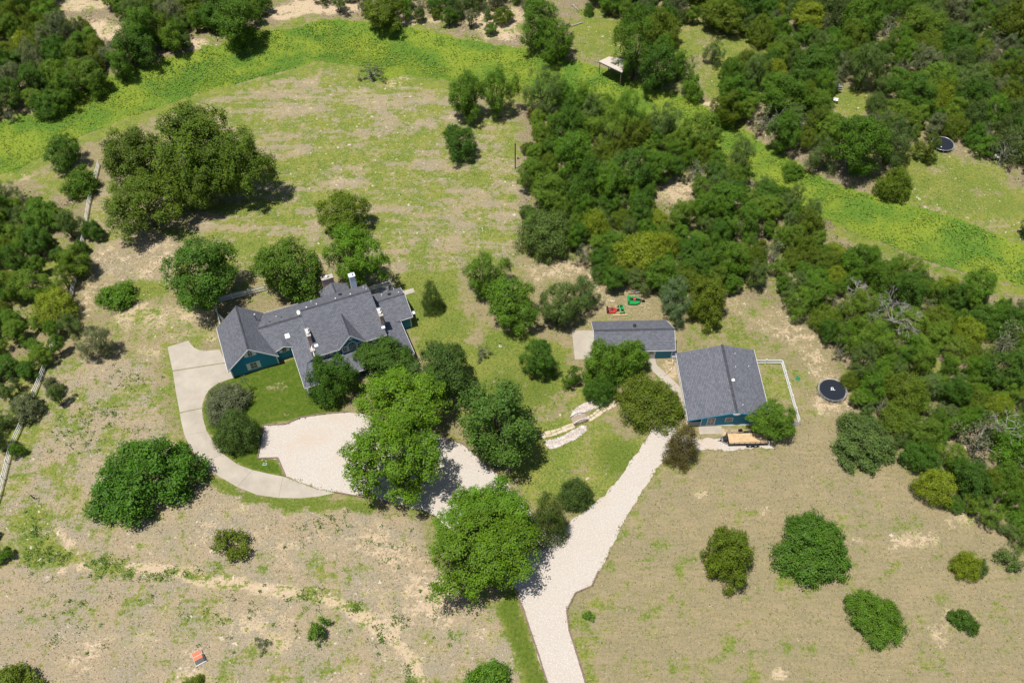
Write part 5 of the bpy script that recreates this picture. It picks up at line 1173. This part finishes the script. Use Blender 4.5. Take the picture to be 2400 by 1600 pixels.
tree('bush', (1790, 370, 1850, 420), 'low bush on the far creek edge', 'green', 'shrub')
tree('elm', (1940, 548, 2030, 650), 'green tree leaning over the creek from the wood above the trampoline', 'green', 'shade_tree')
tree('feather', (2030, 575, 2130, 670), 'airy tree at the creek edge above the silvery dead tree', 'fresh', 'mesquite_tree')
tree('elm', (2200, 610, 2300, 700), 'leafy tree at the creek edge of the wood, opposite the far lawn', 'green', 'shade_tree')
# sapling on the front lawn
sx, sy = G(583 * K, 905 * K)
sap = thing('sapling', 'thin leaning sapling on the front lawn by the garage', 'tree', (sx, sy, 0))
MB().tube([(0, 0, -.05), (-.35, .25, 1.2), (-.75, .55, 2.7)], [.06, .05, .025], 6).build('trunk', 'bark', sap)
c = link('crown', PROTO['wisp'][0][0], sap, (-.85, .6, 3.0)); c.scale = (.75, .75, .9); c.color = (.12, .15, .08, 1)

# dead trees
def dead(label, box, seed, depth=4):
    x0, y0, x1, y1 = [q * K for q in box]; zc = 4.5
    x, y, zg = Gt((x0 + x1) / 2, (y0 + y1) / 2, zc); zcam = y * cP + (HCAM - zc) * sP; R = (x1 - x0) / 2 * zcam / FPX
    t = thing('dead_tree', label, 'tree', (x, y, zg)); r = random.Random(seed); mb = MB()
    def grow(p, d, L, rad, k):
        q = p + d * L * .5 + Vector((r.gauss(0, .06), r.gauss(0, .06), r.gauss(0, .04))) * L; e = q + (d + Vector((r.gauss(0, .2), r.gauss(0, .2), r.gauss(0, .12)))).normalized() * L * .5
        mb.tube([p, q, e], [rad, rad * .8, rad * .55], 4 if k < 3 else 5, False)
        if k == 0: return
        for _ in range(3 if k > 1 else 4):
            nd = (d + Vector((r.gauss(0, .7), r.gauss(0, .7), r.gauss(.02, .4)))).normalized(); grow(q.lerp(e, r.uniform(.1, 1)), nd, L * r.uniform(.5, .78), max(rad * .6, .014), k - 1)
    tk = MB().tube([(0, 0, -.1), (.1, .05, 2.2), (.05, .1, 4.2)], [.2, .15, .09], 7).build('trunk', 'greybark', t)
    for i in range(6):
        a = i * 1.05 + r.uniform(-.3, .3); grow(Vector((0, 0, r.uniform(3.0, 4.2))), Vector((math.cos(a), math.sin(a), r.uniform(.3, 1.0))).normalized(), R * .6, .055, depth)
    mb.build('branches', 'greybark', t)
dead('wide silvery dead tree rising from the right-hand wood', (1990, 680, 2115, 780), 3, 4)
dead('small dead tree, a tangle of grey twigs, near the wide silvery one', (1945, 635, 1995, 680), 5, 3)
dead('fan-shaped dead tree inside the lower right-hand wood', (2265, 940, 2360, 1020), 8, 3)
dead('grey dead snag on the far creek bank', (1755, 265, 1850, 320), 11, 3)

# woods: one tree after another inside the outlines seen in the photograph
spots = []
LOOK = dict(fresh='fresh bright green', green='mid green', deep='dark green', olive='olive green', dull='dull green', yellow='yellow-green', cedar='dark olive', grey='grey-green')
WORD = dict(elm='full leafy tree', feather='airy feathery tree', dome='dense rounded oak', cedar='compact cedar', bush='low bush', wisp='half-bare scrub tree')
NAME = dict(elm='broadleaf_tree', feather='mesquite_tree', dome='live_oak', cedar='cedar_tree', bush='scrub_bush', wisp='bare_scrub_tree')
def psdf(x, y, poly):
    ins = False; d = 1e18
    for (x0, y0), (x1, y1) in zip(poly, poly[1:] + poly[:1]):
        if (y0 > y) != (y1 > y) and x < (x1 - x0) * (y - y0) / (y1 - y0) + x0: ins = not ins
        dx, dy = x1 - x0, y1 - y0; t = ((x - x0) * dx + (y - y0) * dy) / (dx * dx + dy * dy + 1e-9); t = 0 if t < 0 else 1 if t > 1 else t
        e = (x - x0 - t * dx) ** 2 + (y - y0 - t * dy) ** 2
        if e < d: d = e
    d = math.sqrt(d); return d if ins else -d
def wood(poly, label, group, mix_, rad, n_max, seed, name=None, gapf=.6, holes=(), zref=3.2):
    r = random.Random(seed); P = [G(x * K, y * K, zref) for x, y in poly]; H = [[G(x * K, y * K, zref) for x, y in h] for h in holes]
    X, Y = [p[0] for p in P], [p[1] for p in P]; mine = []; fails = 0
    while len(mine) < n_max and fails < 5000:
        x, y = r.uniform(min(X), max(X)), r.uniform(min(Y), max(Y))
        R = r.uniform(*rad) * r.choices((1.15, 1, .75, .55), (1, 3, 2, 1.2))[0]
        if any((x - u) ** 2 + (y - v) ** 2 < (gapf * (R + q)) ** 2 for u, v, q in mine + spots) or psdf(x, y, P) < R * .7 or any(psdf(x, y, h) > -R * .6 for h in H): fails += 1; continue
        fails = 0; mine.append((x, y, R))
        kd, cols = r.choices(mix_, [m_[2] for m_ in mix_])[0][:2]; cn = r.choice(cols)
        Hz = R * r.uniform(.65, 1.2); zc = SINK[kd] * Hz + r.uniform(.2, .9) if kd in SINK else Hz + r.uniform(.3, 1.3)
        place_tree(kd, x, y, R, Hz, zc, LOOK.get(cn, 'green') + ' ' + WORD[kd] + ' ' + label, COL[cn], name or NAME[kd], 'tree', WORD[kd] + ' ' + group)
    spots.extend(mine); return len(mine)
for t in [o for o in C.objects if o.get('category') == 'tree' and o.parent is None]:
    kid = [k for k in t.children if k.name.startswith('crown')]
    if kid: spots.append((t.location.x, t.location.y, kid[0].scale[0] * .8))
mixA = [('elm', ('green', 'deep', 'fresh'), 4), ('feather', ('green', 'dull', 'fresh'), 3), ('dome', ('green', 'olive', 'deep'), 3), ('cedar', ('olive', 'yellow'), 1.4), ('wisp', ('grey',), .35)]
mixB = [('elm', ('green', 'deep', 'fresh'), 3), ('feather', ('green', 'dull', 'fresh'), 4), ('dome', ('green', 'deep'), 2), ('cedar', ('yellow', 'olive'), 1.2), ('wisp', ('grey',), .45)]
mixC = [('elm', ('deep', 'olive', 'green', 'fresh'), 4), ('feather', ('dull', 'grey', 'green'), 4), ('cedar', ('olive', 'yellow', 'cedar'), 1.4), ('dome', ('deep', 'olive'), 2), ('wisp', ('grey',), .6)]
counts = []
counts.append(wood([(1196, 330), (1230, 235), (1310, 180), (1400, 200), (1500, 240), (1580, 265), (1650, 330), (1740, 390), (1800, 415), (1895, 460), (1905, 560), (1840, 600), (1780, 640), (1720, 668), (1660, 650), (1560, 660), (1480, 670), (1400, 660), (1340, 600), (1300, 560), (1200, 500)],
     'in the middle wood between field and outbuildings', 'in the middle wood', mixA, (2.6, 4.3), 170, 21, holes=[[(1515, 405), (1565, 395), (1585, 440), (1550, 475), (1512, 460)]]))
counts.append(wood([(1780, 640), (1840, 600), (1900, 540), (1960, 555), (2050, 580), (2130, 608), (2230, 640), (2352, 672), (2480, 700), (2480, 1290), (2352, 1240), (2290, 1230), (2230, 1170), (2120, 1130), (2095, 1060), (2040, 960), (1965, 935), (1945, 860), (1900, 770), (1850, 720), (1800, 700)],
     'in the wood above the near trampoline and pasture', 'in the wood above the pasture', mixB, (2.4, 3.9), 230, 22))
counts.append(wood([(1330, -60), (2500, -60), (2500, 420), (2352, 380), (2250, 350), (2190, 290), (2110, 300), (2060, 330), (1900, 330), (1800, 300), (1700, 280), (1590, 230), (1540, 150), (1420, 30), (1340, 30)],
     'in the wood across the creek round the far trampoline', 'in the far bank wood', mixC, (2.8, 4.8), 290, 23, gapf=.57,
     holes=[[(1540, 40), (1620, 30), (1760, 90), (1740, 130), (1620, 140), (1560, 110)], [(1935, 205), (1985, 200), (2010, 250), (1960, 280), (1930, 260)], [(1610, 130), (1650, 130), (1660, 230), (1620, 240)]]))
counts.append(wood([(-120, -60), (640, -60), (610, 30), (500, 60), (420, 90), (330, 150), (245, 180), (205, 215), (105, 245), (0, 255), (-120, 300)],
     'in the wood across the creek beyond the grove', 'in the wood beyond the grove', mixC, (2.9, 4.8), 130, 24, gapf=.52, holes=[[(120, -60), (230, -20), (300, 90), (240, 100), (190, 30), (120, 10)]]))
counts.append(wood([(690, -60), (1260, -60), (1230, 20), (1120, 60), (1000, 40), (900, 25), (700, 8)], 'in the thin line on the sandy far bank', 'along the sandy far bank', mixC, (2.4, 4.0), 40, 25, gapf=.8))
counts.append(wood([(-160, 440), (40, 415), (130, 440), (225, 480), (238, 560), (200, 650), (180, 740), (125, 820), (105, 850), (60, 880), (-160, 960)],
     'in the wood strip behind the white rail fence', 'behind the rail fence', mixA, (2.3, 3.8), 70, 26))
counts.append(wood([(-120, 880), (60, 860), (170, 880), (190, 920), (110, 950), (30, 1010), (95, 1040), (60, 1080), (-20, 1090), (-120, 1150)], 'grown through the white rail fence', 'along the rail fence', [('bush', ('dull', 'green', 'grey'), 3), ('feather', ('dull',), 1)], (1.4, 2.4), 16, 27, None, .7, zref=1.2))
counts.append(wood([(-60, 1215), (30, 1215), (45, 1260), (20, 1300), (-60, 1330)], 'at the foot of the rail fence slope', 'at the foot of the fence slope', [('bush', ('deep', 'green'), 1)], (1.0, 1.8), 5, 28, None, .6, zref=.8))
print('woods', counts, 'objects', len(C.objects))

# ------------------------------------------------------------------ ground plants nobody could count
M['tuft'] = leaf_material('tuft', .15, .4)
def weeds(name, label, x, y, h, size, color, up=.9, jit=.5, seed=1, mtl='tuft', val=(0, 1)):
    r = np.random.default_rng(seed); n = len(x); z = terrain(x, y) + h
    nrm = unit(r.normal(size=(n, 3)) * jit + np.array([0, 0, up]))
    tint = r.random((n, 3)); tint[:, 0] = val[0] + (val[1] - val[0]) * tint[:, 0]
    me = leaves_mesh(name, np.stack([x, y, z], 1), nrm, size, tint, mtl, .75, r)
    o = link(name, me); o.color = (*color, 1); return kind(o, 'stuff', label, 'plants')
r = np.random.default_rng(90)
def scatter(n, x0, x1, y0, y1, prob):
    x, y = r.uniform(x0, x1, n), r.uniform(y0, y1, n); k = r.random(n) < prob(x, y); return x[k], y[k]
x, y = scatter(330000, -125, 125, 60, 190, lambda x, y: np.where(cover_at(x, y)[2] > .55, .25 + .75 * (fbm(x, y, 5, 101) > .5), 0))
bmp = .05 + .4 * fbm(x, y, 1.6, 111, 3)
yel = fbm(x, y, 16, 121) > .5
weeds('creek_weeds', 'dense leafy green weeds filling the creek bed', x[~yel], y[~yel], bmp[~yel], r.uniform(.2, .4, (~yel).sum()), (.1, .205, .02), 1.1, .45, 2, val=(.2, .8))
weeds('creek_weeds', 'yellow-green leafy weeds filling the creek bed', x[yel], y[yel], bmp[yel], r.uniform(.2, .4, yel.sum()), (.175, .25, .022), 1.1, .45, 3, val=(.2, .8))
def clear_of_drives(x, y):
    k = np.zeros(len(x), bool)
    for p in [gp, go(inner + outer[::-1]), go([(385, 797), (433, 782), (470, 806), (504, 803), (537, 868), (464, 937), (413, 947)]), [W(HO, HA, *q) for q in [(-.5, -8), (27, -8), (29, 0), (29, 9), (-.5, 9)]], [W(BO, BA, *q) for q in [(-2.2, -1.5), (9.8, -1.5), (9.8, 12), (-2.2, 12)]], [W(SO, SA, *q) for q in [(-12.7, -.4), (3, -.4), (3, 6.1), (-12.7, 6.1)]], [W(SO, SA, *q) for q in wk]]: k |= sdf(x, y, p) > -.12
    return ~k
x, y = scatter(260000, -80, 85, 24, 135, lambda x, y: np.clip((lambda c: (c[0] - .42) * 1.1 * (c[2] < .4) * (c[3] < .6))(cover_at(x, y)), 0, .6))
k = clear_of_drives(x, y); x, y = x[k], y[k]
cl = fbm(x, y, .9, 131, 2); k = cl > .5; x, y = x[k], y[k]
weeds('green_tufts', 'green grass tufts and weeds scattered over the pasture', x, y, r.uniform(.02, .07, len(x)), r.uniform(.12, .24, len(x)), (.105, .17, .03), 1.1, .4, 4)
x, y = scatter(150000, -75, 85, 24, 110, lambda x, y: np.clip((lambda c: (.75 - c[0]) * .7 * (c[1] < .5) * (c[3] < .4))(cover_at(x, y)), 0, .6))
k = clear_of_drives(x, y); x, y = x[k], y[k]
weeds('dry_grass', 'short dry straw-coloured grass over the pasture', x, y, r.uniform(.02, .08, len(x)), r.uniform(.12, .26, len(x)), (.30, .255, .15), .6, .7, 5)
# clumps of darker weeds in the rough pasture
cx_, cy_ = [], []
for px, py, rx, ry, n in [(80, 1225, 26, 55, 60), (120, 1275, 50, 20, 50), (245, 1300, 36, 22, 45), (300, 1318, 20, 10, 14), (380, 1322, 70, 14, 40), (700, 1368, 40, 12, 22), (820, 1395, 26, 10, 16), (862, 1450, 24, 16, 12), (880, 1475, 20, 14, 14), (920, 1430, 22, 18, 18), (230, 950, 50, 20, 40), (310, 870, 60, 26, 30), (180, 1000, 70, 50, 50), (760, 1200, 60, 20, 22), (900, 1240, 60, 50, 24), (940, 1550, 12, 24, 14), (700, 1230, 60, 30, 14), (600, 1420, 200, 60, 40), (1000, 1420, 60, 60, 24), (150, 1420, 140, 90, 30), (340, 1000, 30, 30, 14)]:
    for _ in range(int(n * .8)):
        q = G((px + r.normal() * rx * .6) * K, (py + r.normal() * ry * .6) * K); m_ = r.integers(8, 26); s_ = r.uniform(.1, .38)
        cx_.append(q[0] + r.normal(0, s_, m_)); cy_.append(q[1] + r.normal(0, s_, m_))
x, y = np.concatenate(cx_), np.concatenate(cy_); k = clear_of_drives(x, y); x, y = x[k], y[k]
weeds('weed_clumps', 'dark green weed clumps along the old track in the rough pasture', x, y, r.uniform(.03, .2, len(x)), r.uniform(.1, .22, len(x)), (.08, .16, .022), .8, .5, 6)
# brush at the edge of the woods and banks
x, y = scatter(200000, -110, 120, 60, 190, lambda x, y: np.where((cover_at(x, y)[4] > .45) & (fbm(x, y, 3.0, 141) > .52), .28, 0))
k = clear_of_drives(x, y); x, y = x[k], y[k]
weeds('undergrowth', 'tangled low brush between the woodland trees', x, y, r.uniform(.05, .9, len(x)), r.uniform(.2, .45, len(x)), (.105, .125, .05), .6, .8, 7)


# grass creeping over the gravel edges
ex, ey = [], []
for (x0, y0), (x1, y1) in zip(gp, gp[1:] + gp[:1]):
    n = int(math.hypot(x1 - x0, y1 - y0) * 9); t = r.random(n); o_ = r.normal(0, .16, n)
    dx, dy = x1 - x0, y1 - y0; L = math.hypot(dx, dy); ex.append(x0 + dx * t - dy / L * o_); ey.append(y0 + dy * t + dx / L * o_)
x, y = np.concatenate(ex), np.concatenate(ey); k = (fbm(x, y, 1.8, 151, 2) > .47); x, y = x[k], y[k]
weeds('verge_grass', 'ragged short grass creeping over the gravel edges', x, y, r.uniform(.03, .08, len(x)), r.uniform(.1, .26, len(x)), (.16, .19, .055), 1.0, .5, 8)
